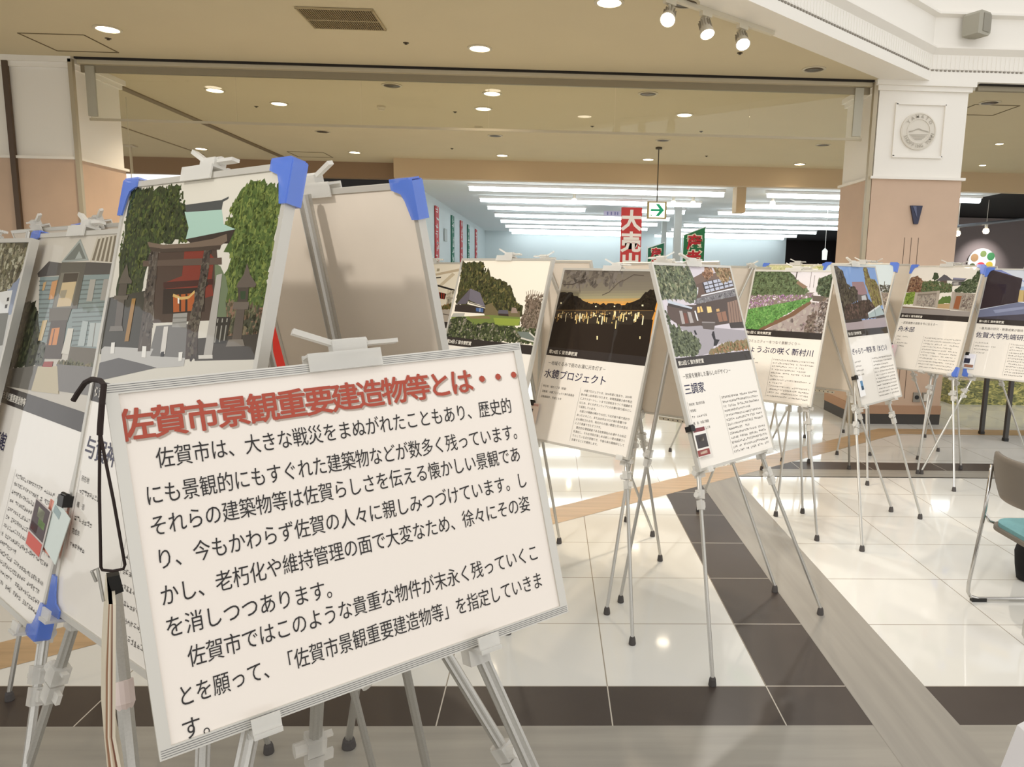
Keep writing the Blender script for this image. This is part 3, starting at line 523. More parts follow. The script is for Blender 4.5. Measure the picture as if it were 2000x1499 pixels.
# ---------------------------------------------------------------- photo panels and easels
ART={
'B':[('bg',(208,203,190),[]),('p',(42,52,28),[(.042,.018),(.383,.019),(.403,.052),(.436,.059),(.494,.102),(.494,.126),(.51,.138),(.397,.144),(.287,.15),(.256,.169),(.248,.266),(.299,.388),(.091,.394),(.046,.341),(.065,.272),(.044,.137),(.036,.047)],1),('l',[(60,75,35),(85,92,45),(30,38,22),(52,60,32)],[(.042,.018),(.383,.019),(.494,.102),(.51,.138),(.287,.15),(.256,.169),(.226,.267),(.124,.27),(.028,.171),(.036,.047)],420,.011),('p',(70,90,42),[(.802,.029),(.848,.028),(.954,.044),(.977,.06),(.965,.21),(.984,.285),(.913,.282),(.782,.268),(.742,.212),(.768,.183),(.723,.164),(.752,.127),(.692,.11),(.743,.096),(.714,.073),(.749,.049)],1),('l',[(98,112,54),(56,72,34),(116,126,64),(78,94,46)],[(.802,.029),(.954,.044),(.977,.06),(.965,.21),(.984,.285),(.782,.268),(.742,.212),(.768,.183),(.752,.127),(.692,.11),(.749,.049)],560,.0105),('p',(84,84,60),[(.771,.262),(.977,.272),(1.001,.327),(.764,.34)],1),('l',[(104,104,76),(62,62,46),(126,100,80)],[(.771,.262),(.977,.272),(1.001,.327),(.764,.34)],90,.014),('p',(70,54,46),[(.297,.166),(.678,.161),(.775,.299),(.367,.32)]),('p',(104,116,88),[(.677,.19),(.759,.211),(.798,.295),(.731,.298)],1),('p',(50,48,40),[(.005,.273),(.303,.249),(.383,.383),(.023,.405)]),('p',(160,190,176),[(.443,.079),(.666,.079),(.692,.11),(.762,.121),(.662,.132),(.482,.138),(.487,.114)]),('p',(72,74,74),[(.439,.064),(.655,.06),(.694,.054),(.693,.059),(.666,.064),(.666,.08),(.453,.08)]),('p',(52,42,38),[(.482,.138),(.762,.121),(.749,.135),(.74,.149),(.527,.15)]),('p',(118,46,34),[(.486,.162),(.615,.158),(.671,.178),(.68,.224),(.705,.253),(.422,.289),(.408,.23),(.499,.216)]),('p',(62,28,24),[(.387,.231),(.686,.22),(.692,.231),(.396,.245)]),('p',(38,24,20),[(.396,.246),(.651,.237),(.67,.286),(.417,.299)]),('p',(165,84,36),[(.464,.257),(.595,.25),(.606,.286),(.485,.293)]),('p',(40,26,20),[(.501,.254),(.513,.254),(.532,.29),(.521,.29)]),('p',(40,26,20),[(.54,.253),(.553,.253),(.57,.288),(.557,.289)]),('s',(200,165,100),[(.464,.257),(.516,.263),(.563,.26),(.593,.247)],.006),('p',(228,222,210),[(.496,.262),(.506,.262),(.513,.274),(.503,.274)]),('p',(62,56,50),[(.647,.341),(.972,.318),(.99,.364),(.663,.385)]),('p',(112,110,107),[(.391,.325),(.584,.314),(.606,.384),(.378,.392)]),('p',(150,148,142),[(.487,.296),(.572,.291),(.579,.321),(.493,.324)]),('s',(120,118,112),[(.49,.305),(.575,.301)],.003),('s',(120,118,112),[(.492,.315),(.577,.31)],.003),('p',(182,180,175),[(.049,.386),(.399,.374),(.387,.39),(.606,.382),(.606,.399),(.048,.446),(.029,.394)]),('p',(90,88,88),[(.035,.425),(.171,.406),(.334,.409),(.443,.412),(.036,.468)]),('p',(44,40,35),[(.729,.295),(.821,.292),(.817,.343),(.733,.348)]),('s',(150,146,136),[(.752,.297),(.757,.344)],.004),('s',(150,146,136),[(.777,.296),(.782,.342)],.004),('s',(150,146,136),[(.802,.295),(.805,.338)],.004),('s',(44,40,35),[(.729,.31),(.82,.304)],.006),('p',(88,72,62),[(.221,.185),(.714,.177),(.721,.191),(.229,.198)]),('p',(78,68,60),[(.263,.163),(.318,.162),(.344,.263),(.382,.38),(.297,.385),(.28,.265)]),('l',[(96,88,78),(60,52,46)],[(.265,.166),(.312,.166),(.339,.264),(.375,.377),(.306,.381),(.28,.265)],50,.012),('p',(72,60,54),[(.606,.158),(.643,.158),(.654,.21),(.654,.328),(.674,.379),(.607,.385),(.586,.316),(.608,.241)]),('l',[(96,86,76),(52,44,40)],[(.607,.161),(.643,.161),(.654,.21),(.649,.329),(.668,.377),(.615,.382),(.595,.316)],60,.012),('p',(108,92,78),[(.229,.142),(.339,.149),(.488,.148),(.648,.139),(.72,.13),(.73,.144),(.699,.152),(.54,.156),(.344,.158),(.246,.153)]),('p',(66,54,46),[(.246,.153),(.344,.158),(.54,.156),(.699,.152),(.696,.161),(.545,.164),(.349,.166),(.268,.163)]),('p',(168,163,155),[(.703,.212),(.733,.209),(.756,.373),(.709,.376)]),('p',(205,200,190),[(.68,.373),(.758,.368),(.762,.375),(.684,.38)]),('p',(94,84,75),[(.856,.187),(.881,.209),(.921,.227),(.917,.233),(.822,.235),(.825,.227),(.848,.21)]),('p',(70,62,55),[(.83,.235),(.886,.234),(.893,.261),(.846,.263)]),('p',(48,66,42),[(.846,.242),(.874,.241),(.878,.256),(.855,.257)]),('p',(104,94,84),[(.822,.263),(.901,.261),(.901,.275),(.821,.277)]),('p',(88,78,70),[(.842,.277),(.885,.275),(.894,.333),(.846,.336)]),('p',(120,112,102),[(.829,.335),(.901,.331),(.916,.343),(.82,.349)]),('p',(88,80,70),[(.109,.19),(.136,.219),(.171,.232),(.168,.237),(.07,.239),(.082,.22)]),('p',(74,66,58),[(.082,.239),(.14,.238),(.144,.264),(.08,.266)]),('p',(94,86,76),[(.056,.267),(.161,.264),(.156,.274),(.057,.277)]),('p',(86,78,70),[(.086,.276),(.139,.274),(.153,.336),(.1,.338)]),('p',(110,104,96),[(.069,.338),(.157,.334),(.17,.345),(.065,.35)]),('p',(150,110,52),[(.192,.271),(.219,.27),(.222,.366),(.193,.368)]),('p',(205,200,192),[(.443,.325),(.471,.323),(.481,.381),(.45,.381)]),('p',(30,30,34),[(.454,.378),(.473,.376),(.475,.387),(.455,.388)]),('p',(225,222,214),[(.098,.375),(.125,.373),(.133,.398),(.105,.4)]),('p',(225,222,214),[(.325,.372),(.352,.371),(.36,.395),(.332,.396)]),('p',(225,222,214),[(.563,.373),(.586,.371),(.59,.389),(.57,.391)])],
'C':[('bg',(196,189,176),[]),('p',(112,102,86),[(.698,.024),(.879,.015),(.89,.087),(.675,.082)]),('s',(186,178,160),[(.694,.019),(.679,.087)],.012),('s',(186,178,160),[(.73,.018),(.722,.087)],.012),('s',(186,178,160),[(.765,.017),(.763,.087)],.012),('s',(186,178,160),[(.799,.016),(.804,.087)],.012),('s',(186,178,160),[(.832,.015),(.845,.087)],.012),('s',(186,178,160),[(.866,.014),(.884,.087)],.012),('p',(36,40,28),[(.033,.203),(.234,.217),(.327,.259),(.455,.34),(.457,.379),(.017,.422),(.052,.34)],1),('l',[(24,28,18),(52,60,38),(70,76,52)],[(.033,.203),(.234,.217),(.327,.259),(.455,.34),(.457,.379),(.046,.411),(.052,.34)],120,.02),('p',(126,140,138),[(.19,.133),(.895,.117),(.909,.183),(.945,.309),(.702,.318),(.383,.318),(.293,.26)]),('s',(96,106,104),[(.547,.141),(.893,.131)],.0035),('s',(96,106,104),[(.558,.153),(.902,.143)],.0035),('s',(96,106,104),[(.569,.166),(.911,.154)],.0035),('s',(96,106,104),[(.58,.178),(.921,.166)],.0035),('s',(96,106,104),[(.591,.191),(.93,.177)],.0035),('s',(96,106,104),[(.601,.203),(.939,.188)],.0035),('s',(96,106,104),[(.612,.215),(.948,.2)],.0035),('s',(96,106,104),[(.623,.227),(.957,.211)],.0035),('s',(96,106,104),[(.633,.239),(.966,.222)],.0035),('s',(96,106,104),[(.644,.251),(.974,.233)],.0035),('s',(96,106,104),[(.654,.263),(.983,.244)],.0035),('s',(96,106,104),[(.665,.275),(.992,.255)],.0035),('s',(96,106,104),[(.675,.287),(1.001,.266)],.0035),('s',(96,106,104),[(.685,.299),(1.01,.277)],.0035),('s',(96,106,104),[(.696,.311),(1.018,.288)],.0035),('s',(96,106,104),[(.192,.145),(.451,.14)],.0035),('s',(96,106,104),[(.205,.158),(.463,.153)],.0035),('s',(96,106,104),[(.217,.172),(.474,.165)],.0035),('s',(96,106,104),[(.23,.185),(.486,.178)],.0035),('s',(96,106,104),[(.243,.199),(.497,.191)],.0035),('s',(96,106,104),[(.256,.212),(.508,.203)],.0035),('s',(96,106,104),[(.268,.225),(.52,.216)],.0035),('s',(96,106,104),[(.281,.238),(.531,.228)],.0035),('s',(96,106,104),[(.293,.251),(.542,.24)],.0035),('s',(96,106,104),[(.305,.264),(.553,.253)],.0035),('s',(96,106,104),[(.318,.277),(.564,.265)],.0035),('s',(96,106,104),[(.33,.29),(.575,.277)],.0035),('s',(96,106,104),[(.342,.303),(.585,.289)],.0035),('p',(74,70,68),[(.152,.122),(.251,.085),(.39,.09),(.665,.087),(.893,.09),(.902,.118),(.422,.125),(.172,.133)]),('p',(150,156,150),[(.528,.021),(.66,.082),(.388,.088)]),('p',(106,110,104),[(.529,.032),(.631,.078),(.416,.082)]),('p',(158,164,158),[(.547,.056),(.598,.077),(.524,.079)]),('p',(86,82,74),[(.397,.088),(.643,.087),(.663,.214),(.411,.222)]),('p',(112,108,96),[(.416,.118),(.601,.115),(.61,.213),(.417,.219)]),('p',(60,50,42),[(.45,.12),(.595,.117),(.596,.144),(.455,.147)]),('p',(198,176,136),[(.454,.146),(.593,.141),(.595,.209),(.455,.215)]),('p',(150,140,118),[(.46,.168),(.522,.165),(.518,.188),(.457,.19)]),('p',(196,140,88),[(.341,.145),(.399,.139),(.405,.193),(.351,.197)]),('p',(186,150,100),[(.249,.149),(.28,.145),(.278,.171),(.255,.173)]),('p',(160,156,146),[(.719,.134),(.771,.133),(.783,.191),(.731,.192)]),('p',(150,146,138),[(.841,.132),(.886,.13),(.897,.186),(.852,.187)]),('p',(165,175,172),[(.74,.244),(.794,.244),(.81,.307),(.75,.31)]),('p',(170,178,174),[(.813,.247),(.907,.243),(.93,.303),(.833,.307)]),('s',(110,108,100),[(.86,.245),(.882,.305)],.006),('p',(88,80,66),[(.386,.222),(.612,.215),(.6,.253),(.413,.26)]),('p',(60,44,30),[(.434,.255),(.594,.247),(.626,.352),(.45,.362)]),('p',(205,128,58),[(.461,.276),(.54,.27),(.549,.318),(.468,.323)]),('p',(110,66,36),[(.486,.277),(.497,.276),(.506,.321),(.493,.321)]),('p',(200,176,130),[(.344,.258),(.394,.254),(.387,.314),(.346,.316)]),('p',(206,200,186),[(.621,.269),(.675,.267),(.688,.336),(.616,.338)]),('p',(92,82,64),[(.685,.315),(.946,.307),(.959,.354),(.689,.358)]),('l',[(70,72,40),(110,100,60)],[(.603,.361),(.938,.348),(.947,.359),(.599,.374)],40,.015),('p',(112,108,104),[(.594,.368),(.967,.352),(1.006,.422),(.663,.435)]),('p',(98,94,86),[(.017,.422),(.457,.379),(.443,.453),(-.073,.495)]),('p',(190,177,146),[(.413,.386),(.607,.373),(.684,.442),(.403,.456)]),('p',(150,34,24),[(.465,.369),(.555,.363),(.558,.378),(.459,.384)])],
'D':[('bg',(184,182,175),[]),('p',(128,138,158),[(.877,.144),(1.031,.113),(1.031,.227),(.89,.237)]),('p',(80,73,54),[(.137,-.002),(.719,.004),(.983,.003),(.989,.077),(.918,.138),(.823,.192),(.387,.275)],1),('l',[(60,56,40),(98,92,66),(120,112,84),(170,164,140)],[(.325,-.001),(.977,.004),(.982,.077),(.903,.138),(.819,.187),(.517,.22)],260,.02),('p',(214,214,210),[(.802,.166),(.925,.157),(.934,.226),(.797,.237)]),('p',(40,40,44),[(.891,.181),(.912,.179),(.914,.19),(.894,.192)]),('p',(40,40,44),[(.889,.202),(.912,.2),(.914,.212),(.892,.213)]),('p',(86,84,70),[(.369,.255),(.942,.225),(.957,.321),(.473,.371)])],
'H':[('bg',(238,229,212),[]),('p',(64,62,40),[(.009,.018),(.046,.03),(.14,.021),(.247,.018),(.298,.08),(.322,.083),(.331,.047),(.38,.109),(.416,.111),(.487,.119),(.575,.141),(.631,.157),(.681,.213),(.713,.237),(.761,.25),(.799,.266),(.808,.316),(.549,.32),(.407,.308),(.081,.277),(.038,.266),(.037,.15)],1),('l',[(90,88,52),(46,48,30),(112,106,62),(74,76,46),(60,64,36)],[(.02,.027),(.25,.024),(.38,.109),(.575,.141),(.713,.237),(.789,.266),(.785,.311),(.546,.314),(.404,.302),(.318,.21),(.184,.178),(.054,.217),(.037,.15)],420,.016),('p',(112,100,72),[(.348,.28),(.453,.254),(.539,.297),(.776,.289),(.79,.322),(.416,.331)]),('p',(54,46,42),[(.043,.275),(.399,.276),(.397,.317),(.047,.317)]),('p',(226,218,202),[(.181,.253),(.393,.276),(.398,.287),(.182,.269)]),('s',(60,52,48),[(.196,.259),(.395,.281)],.004),('p',(110,105,114),[(.178,.178),(.301,.199),(.397,.28),(.306,.265),(.216,.25),(.191,.243),(.166,.269),(.052,.273)]),('p',(94,88,96),[(.178,.178),(.191,.243),(.166,.269),(.052,.273)]),('p',(72,94,136),[(.292,.287),(.377,.288),(.384,.31),(.301,.307)]),('s',(200,205,215),[(.34,.288),(.346,.309)],.004),('p',(172,170,160),[(.041,.327),(.177,.322),(.174,.347),(.021,.353)]),('p',(94,90,98),[(.55,.291),(.647,.289),(.663,.31),(.547,.311)]),('p',(58,46,42),[(.554,.311),(.661,.309),(.672,.324),(.562,.325)]),('p',(150,130,118),[(.684,.272),(.728,.274),(.76,.301),(.686,.303)]),('p',(112,126,64),[(.027,.351),(.482,.322),(.79,.322),(.807,.366),(.511,.39),(.036,.4)]),('p',(140,154,66),[(.51,.336),(.799,.332),(.788,.369),(.548,.373)]),('p',(130,110,80),[(.23,.338),(.462,.329),(.479,.343),(.26,.35)]),('p',(126,110,96),[(.813,.221),(.97,.227),(.981,.282),(1.003,.39),(.845,.381),(.802,.338),(.824,.276)],1),('l',[(146,130,112),(100,86,74),(84,74,60)],[(.793,.199),(.968,.195),(.991,.281),(.995,.396),(.833,.376),(.799,.344),(.82,.265)],180,.012),('s',(120,102,88),[(.876,.274),(.797,.181)],.003),('s',(120,102,88),[(.88,.274),(.818,.177)],.003),('s',(120,102,88),[(.885,.274),(.84,.172)],.003),('s',(120,102,88),[(.889,.274),(.862,.17)],.003),('s',(120,102,88),[(.894,.274),(.886,.173)],.003),('s',(120,102,88),[(.898,.274),(.91,.177)],.003),('s',(120,102,88),[(.903,.273),(.933,.18)],.003),('s',(120,102,88),[(.907,.273),(.957,.183)],.003),('s',(120,102,88),[(.912,.273),(.98,.186)],.003),('p',(56,62,40),[(.001,.365),(.088,.349),(.199,.348),(.298,.382),(.411,.372),(.525,.37),(.616,.374),(.781,.378),(.989,.38),(.988,.456),(.013,.474),(.01,.413)],1),('l',[(80,90,54),(42,46,32),(104,112,70),(150,145,130),(66,72,50)],[(.001,.365),(.199,.348),(.298,.382),(.616,.374),(.989,.38),(.988,.456),(.013,.474)],260,.015),('p',(114,122,114),[(.789,.4),(.906,.397),(.989,.426),(.983,.442),(.857,.436)]),('s',(205,200,188),[(.845,.433),(.984,.445)],.008),('s',(205,200,188),[(.915,.399),(.997,.425)],.008)],
'K':[('bg',(112,104,94),[]),('p',(112,104,94),[(-.107,.014),(.994,-.004),(1.143,.401),(.014,.464)]),('p',(114,106,95),[(-.101,.03),(.999,.01),(1.143,.401),(.014,.464)]),('p',(116,108,96),[(-.095,.045),(1.005,.025),(1.143,.401),(.014,.464)]),('p',(118,110,98),[(-.088,.061),(1.01,.039),(1.143,.401),(.014,.464)]),('p',(120,112,99),[(-.082,.077),(1.015,.054),(1.143,.401),(.014,.464)]),('p',(123,115,100),[(-.076,.092),(1.02,.068),(1.143,.401),(.014,.464)]),('p',(125,117,102),[(-.07,.108),(1.026,.082),(1.143,.401),(.014,.464)]),('p',(127,119,103),[(-.064,.124),(1.031,.097),(1.143,.401),(.014,.464)]),('p',(136,128,107),[(-.058,.139),(1.036,.111),(1.143,.401),(.014,.464)]),('p',(146,138,111),[(-.052,.155),(1.042,.125),(1.143,.401),(.014,.464)]),('p',(156,148,116),[(-.046,.171),(1.047,.14),(1.143,.401),(.014,.464)]),('p',(185,153,96),[(-.04,.186),(1.052,.154),(1.143,.401),(.014,.464)]),('p',(208,156,84),[(-.034,.202),(1.057,.168),(1.143,.401),(.014,.464)]),('p',(231,160,72),[(-.028,.218),(1.063,.183),(1.143,.401),(.014,.464)]),('l',[(98,90,82),(120,112,102)],[(.0,.015),(.602,.001),(.637,.095),(.038,.113)],40,.03),('s',(70,62,56),[(.033,.098),(.136,.095),(.192,.079),(.267,.06)],.006),('s',(84,74,66),[(.192,.079),(.227,.141)],.004),('s',(84,74,66),[(.453,.151),(.515,.132),(.583,.079),(.625,.062)],.005),('s',(84,74,66),[(.627,.067),(.71,.032),(.805,.035)],.005),('p',(34,26,20),[(-.02,.155),(.05,.144),(.134,.144),(.184,.166),(.227,.17),(.289,.196),(.322,.204),(.383,.204),(.441,.199),(.53,.199),(.577,.192),(.638,.2),(.684,.193),(.746,.179),(.779,.167),(.814,.16),(.849,.126),(.889,.109),(.96,.101),(.969,.226),(-.022,.261)],1),('l',[(30,22,17),(46,38,28),(40,34,22)],[(-.018,.161),(.137,.15),(.279,.197),(.442,.202),(.669,.205),(.816,.166),(.927,.113),(.956,.215),(-.014,.254)],160,.014),('p',(62,52,42),[(-.026,.25),(.967,.22),(.952,.281),(-.023,.314)]),('p',(40,31,25),[(-.03,.296),(.966,.269),(.985,.519),(-.07,.528)]),('p',(52,44,36),[(.266,.272),(.794,.258),(.792,.304),(.253,.318)]),('s',(110,84,50),[(.006,.251),(.949,.221)],.004),('s',(250,226,160),[(.235,.273),(.24,.301)],.006635273600741299),('s',(180,140,80),[(.439,.266),(.441,.274)],.005163895542516155),('s',(180,140,80),[(.504,.251),(.506,.259)],.005965007424805961),('s',(250,226,160),[(.605,.239),(.609,.265)],.006294282044933057),('s',(180,140,80),[(.264,.273),(.267,.293)],.0068563750069018225),('s',(240,205,130),[(.137,.266),(.138,.269)],.0040319249023640195),('s',(180,140,80),[(.613,.26),(.617,.282)],.005337007171880796),('s',(240,205,130),[(.806,.251),(.807,.256)],.00579446348132603),('s',(255,244,205),[(.311,.263),(.312,.269)],.004139829847944821),('s',(250,226,160),[(.077,.279),(.079,.294)],.004641847309383636),('s',(250,226,160),[(.15,.26),(.151,.264)],.004511219075871721),('s',(250,226,160),[(.546,.276),(.547,.286)],.004238680213905356),('s',(255,244,205),[(.089,.277),(.092,.296)],.003624795964054259),('s',(240,205,130),[(.057,.279),(.059,.289)],.006586638565710406),('s',(250,226,160),[(.361,.273),(.368,.316)],.005480504541781048),('s',(240,205,130),[(.831,.237),(.835,.259)],.006745743611487355),('s',(255,244,205),[(.405,.249),(.41,.277)],.0030802115612183975),('s',(255,244,205),[(.565,.261),(.566,.265)],.004865001718786831),('s',(250,226,160),[(.614,.245),(.615,.249)],.006853222321545029),('s',(240,205,130),[(.25,.28),(.256,.321)],.004455820357359828),('s',(250,226,160),[(.299,.262),(.301,.278)],.006885498004235565),('s',(255,244,205),[(.616,.239),(.621,.27)],.003954780707591368),('s',(240,205,130),[(.184,.261),(.187,.275)],.004753722930245548),('s',(240,205,130),[(.759,.234),(.761,.246)],.006539593087685155),('s',(240,205,130),[(.42,.256),(.421,.261)],.006454910405832294),('s',(255,244,205),[(.329,.276),(.329,.281)],.005357923004915987),('s',(180,140,80),[(.396,.262),(.399,.28)],.003142177042979371),('s',(180,140,80),[(.386,.257),(.391,.284)],.005235485999290978),('s',(255,244,205),[(.875,.253),(.882,.301)],.006558816439731906),('s',(240,205,130),[(.77,.249),(.771,.257)],.0031803072403414393),('s',(250,226,160),[(.811,.266),(.815,.288)],.004924191318312236),('s',(180,140,80),[(.129,.277),(.13,.284)],.003212986497254445),('s',(250,226,160),[(.813,.25),(.819,.286)],.00440736652078638),('s',(255,244,205),[(.204,.288),(.204,.292)],.006687066045094528),('s',(255,244,205),[(.73,.267),(.732,.281)],.003993034579413715),('s',(250,226,160),[(.562,.247),(.563,.251)],.006428089769328641),('s',(250,226,160),[(.695,.242),(.696,.247)],.005061618194047213),('s',(180,140,80),[(.45,.245),(.45,.249)],.005346452483657545),('s',(180,140,80),[(.337,.249),(.341,.275)],.0061811708533734445),('s',(180,140,80),[(.515,.241),(.519,.263)],.005546705687080648),('s',(180,140,80),[(.065,.296),(.066,.307)],.004843359649715577),('s',(180,140,80),[(.239,.266),(.244,.294)],.003897763831193896),('s',(255,244,205),[(.134,.267),(.142,.313)],.0034858038861794232),('s',(250,226,160),[(.639,.287),(.647,.332)],.005934940705251395),('s',(180,140,80),[(.511,.237),(.512,.242)],.0031772514440776825),('s',(250,226,160),[(.093,.254),(.096,.271)],.0043659357381324645),('s',(250,226,160),[(.757,.236),(.759,.247)],.0031450770794226343),('s',(250,226,160),[(.691,.251),(.692,.255)],.006738249378005254),('s',(240,205,130),[(.077,.285),(.078,.293)],.00481656436967793),('s',(180,140,80),[(.639,.265),(.641,.274)],.006755059133478536),('s',(240,205,130),[(.517,.267),(.521,.293)],.004661084165896121),('s',(240,205,130),[(.523,.256),(.53,.299)],.005571812015803215),('s',(240,205,130),[(.798,.245),(.806,.292)],.0035451391418980763),('s',(240,205,130),[(.676,.244),(.681,.276)],.006405963888500106),('s',(255,244,205),[(.501,.269),(.509,.315)],.006557636535692361),('s',(255,244,205),[(.298,.274),(.301,.291)],.003955301353992288),('s',(250,226,160),[(.456,.279),(.461,.309)],.004925197273277922),('s',(250,226,160),[(.656,.262),(.66,.286)],.004869580832448388),('s',(240,205,130),[(.221,.256),(.222,.263)],.0065606893655545465),('s',(250,226,160),[(.698,.25),(.705,.292)],.00659903999965717),('s',(255,244,205),[(.251,.274),(.252,.278)],.006335716572813723),('s',(255,244,205),[(.281,.267),(.289,.311)],.0030275347837622215),('s',(180,140,80),[(.319,.263),(.326,.308)],.004563679996890587),('s',(180,140,80),[(.495,.238),(.496,.246)],.003450116021586038),('s',(255,244,205),[(.8,.273),(.802,.285)],.006029293312144629),('s',(255,244,205),[(.29,.281),(.292,.289)],.005691300200404147),('s',(240,205,130),[(.492,.25),(.494,.262)],.005583337534834975),('s',(180,140,80),[(.653,.232),(.655,.245)],.003492523285991425),('s',(255,244,205),[(.823,.235),(.829,.27)],.005589947229233471),('s',(250,226,160),[(.429,.265),(.43,.272)],.0058633417541157275),('s',(250,226,160),[(.677,.242),(.679,.251)],.0064901607375301065),('s',(255,244,205),[(.057,.28),(.058,.287)],.0065009931723136495),('s',(250,226,160),[(.834,.234),(.838,.259)],.0036063302835967394),('s',(250,226,160),[(.541,.256),(.549,.301)],.003739383718316957),('s',(240,205,130),[(.185,.26),(.186,.266)],.006438089740229231),('s',(240,205,130),[(.723,.265),(.724,.271)],.006474274404351431),('s',(180,140,80),[(.347,.257),(.352,.284)],.0042637899980725764),('s',(255,244,205),[(.805,.242),(.809,.269)],.006582808102965677),('s',(240,205,130),[(.601,.238),(.602,.243)],.004967490171584722),('s',(240,205,130),[(.487,.266),(.488,.273)],.0031482490543342464),('s',(250,226,160),[(.469,.27),(.469,.275)],.005493111578331253),('s',(180,140,80),[(.061,.268),(.062,.275)],.005155520111885671),('s',(250,226,160),[(.825,.244),(.826,.248)],.005863808485268729),('s',(240,205,130),[(.668,.252),(.67,.259)],.00474809887108303),('s',(240,205,130),[(.68,.243),(.68,.248)],.004565976723943354),('s',(180,140,80),[(.434,.241),(.436,.258)],.004218599647980014),('s',(255,244,205),[(.435,.265),(.436,.27)],.006395152013628875),('s',(250,226,160),[(.415,.253),(.418,.27)],.006216774380475135),('s',(240,205,130),[(.251,.265),(.252,.27)],.005338114690892317),('s',(240,205,130),[(.47,.267),(.471,.271)],.004770962282725428),('s',(250,226,160),[(.19,.281),(.19,.286)],.003956967902281976),('s',(180,140,80),[(.052,.273),(.053,.279)],.004898343985993998),('s',(255,244,205),[(.167,.269),(.168,.275)],.00410035535637401),('s',(255,244,205),[(.706,.244),(.708,.254)],.0031204529349407335),('s',(250,226,160),[(.324,.271),(.328,.299)],.0034191515454739837),('s',(250,226,160),[(.611,.234),(.616,.26)],.0037564200953934114),('s',(255,244,205),[(.474,.263),(.476,.276)],.006760359366495208),('s',(180,140,80),[(.048,.275),(.055,.318)],.0033511178775820997),('s',(180,140,80),[(.287,.277),(.289,.288)],.0036985239934166176),('s',(240,205,130),[(.67,.256),(.676,.29)],.004451301807215536),('s',(180,140,80),[(.384,.248),(.386,.261)],.0067978242184851745),('s',(250,226,160),[(.055,.273),(.056,.278)],.006033805778380012),('s',(250,226,160),[(.608,.234),(.609,.239)],.004799617334200394),('s',(250,226,160),[(.806,.268),(.809,.281)],.0032882272361171704),('s',(240,205,130),[(.383,.28),(.384,.284)],.003962747951990168),('s',(250,226,160),[(.059,.268),(.06,.274)],.0034484356114245847),('s',(255,244,205),[(.275,.259),(.282,.305)],.006154564764585726),('s',(250,226,160),[(.492,.253),(.493,.259)],.006302053594776806),('s',(180,140,80),[(.115,.259),(.116,.267)],.0045965118176565355),('s',(255,244,205),[(.738,.245),(.739,.249)],.00461143963346203),('s',(240,205,130),[(.604,.26),(.608,.285)],.0034676693838590995),('s',(240,205,130),[(.031,.295),(.031,.299)],.004938165150690189),('s',(240,205,130),[(.08,.268),(.081,.273)],.0039995291039510395),('s',(250,226,160),[(.747,.24),(.748,.245)],.004003763026532135),('s',(180,140,80),[(.309,.265),(.315,.303)],.004471101103665057),('s',(180,140,80),[(.193,.274),(.196,.295)],.004877569526353534),('s',(240,205,130),[(.532,.236),(.532,.239)],.004177189603552873),('s',(240,205,130),[(.479,.253),(.479,.257)],.004103933229796715),('s',(180,140,80),[(.4,.249),(.402,.257)],.004197333482160243),('s',(255,244,205),[(.387,.264),(.388,.27)],.006905613165348948),('s',(180,140,80),[(.868,.248),(.87,.262)],.00510376182194283),('s',(180,140,80),[(.497,.25),(.499,.259)],.0044939590360764045),('s',(240,205,130),[(.341,.264),(.345,.29)],.005516292617644763),('s',(180,140,80),[(.157,.282),(.157,.284)],.004419578521826555),('s',(180,140,80),[(.855,.244),(.855,.248)],.006617758611985117),('s',(255,244,205),[(.747,.246),(.748,.25)],.003988931020259088),('s',(240,205,130),[(.716,.237),(.718,.251)],.006650209002535927),('s',(180,140,80),[(.721,.236),(.722,.242)],.005035320751386149),('s',(250,226,160),[(.741,.241),(.742,.245)],.0065878973548502105),('s',(255,244,205),[(.805,.242),(.811,.28)],.0050736381897971165),('p',(252,236,180),[(.485,.381),(.498,.38),(.505,.4),(.493,.401)]),('p',(255,230,150),[(.469,.3),(.479,.299),(.484,.312),(.474,.313)]),('p',(225,190,110),[(.599,.297),(.606,.296),(.609,.305),(.602,.305)]),('p',(252,236,180),[(.88,.363),(.89,.363),(.893,.376),(.885,.377)]),('p',(255,245,205),[(.047,.204),(.063,.204),(.066,.213),(.051,.214)]),('p',(255,245,205),[(.409,.214),(.422,.213),(.425,.22),(.411,.22)]),('p',(255,245,205),[(.588,.208),(.6,.207),(.603,.214),(.59,.214)]),('p',(255,245,205),[(.841,.194),(.856,.193),(.86,.202),(.844,.202)]),('p',(20,15,12),[(.524,.261),(.573,.26),(.575,.271),(.525,.273)])],
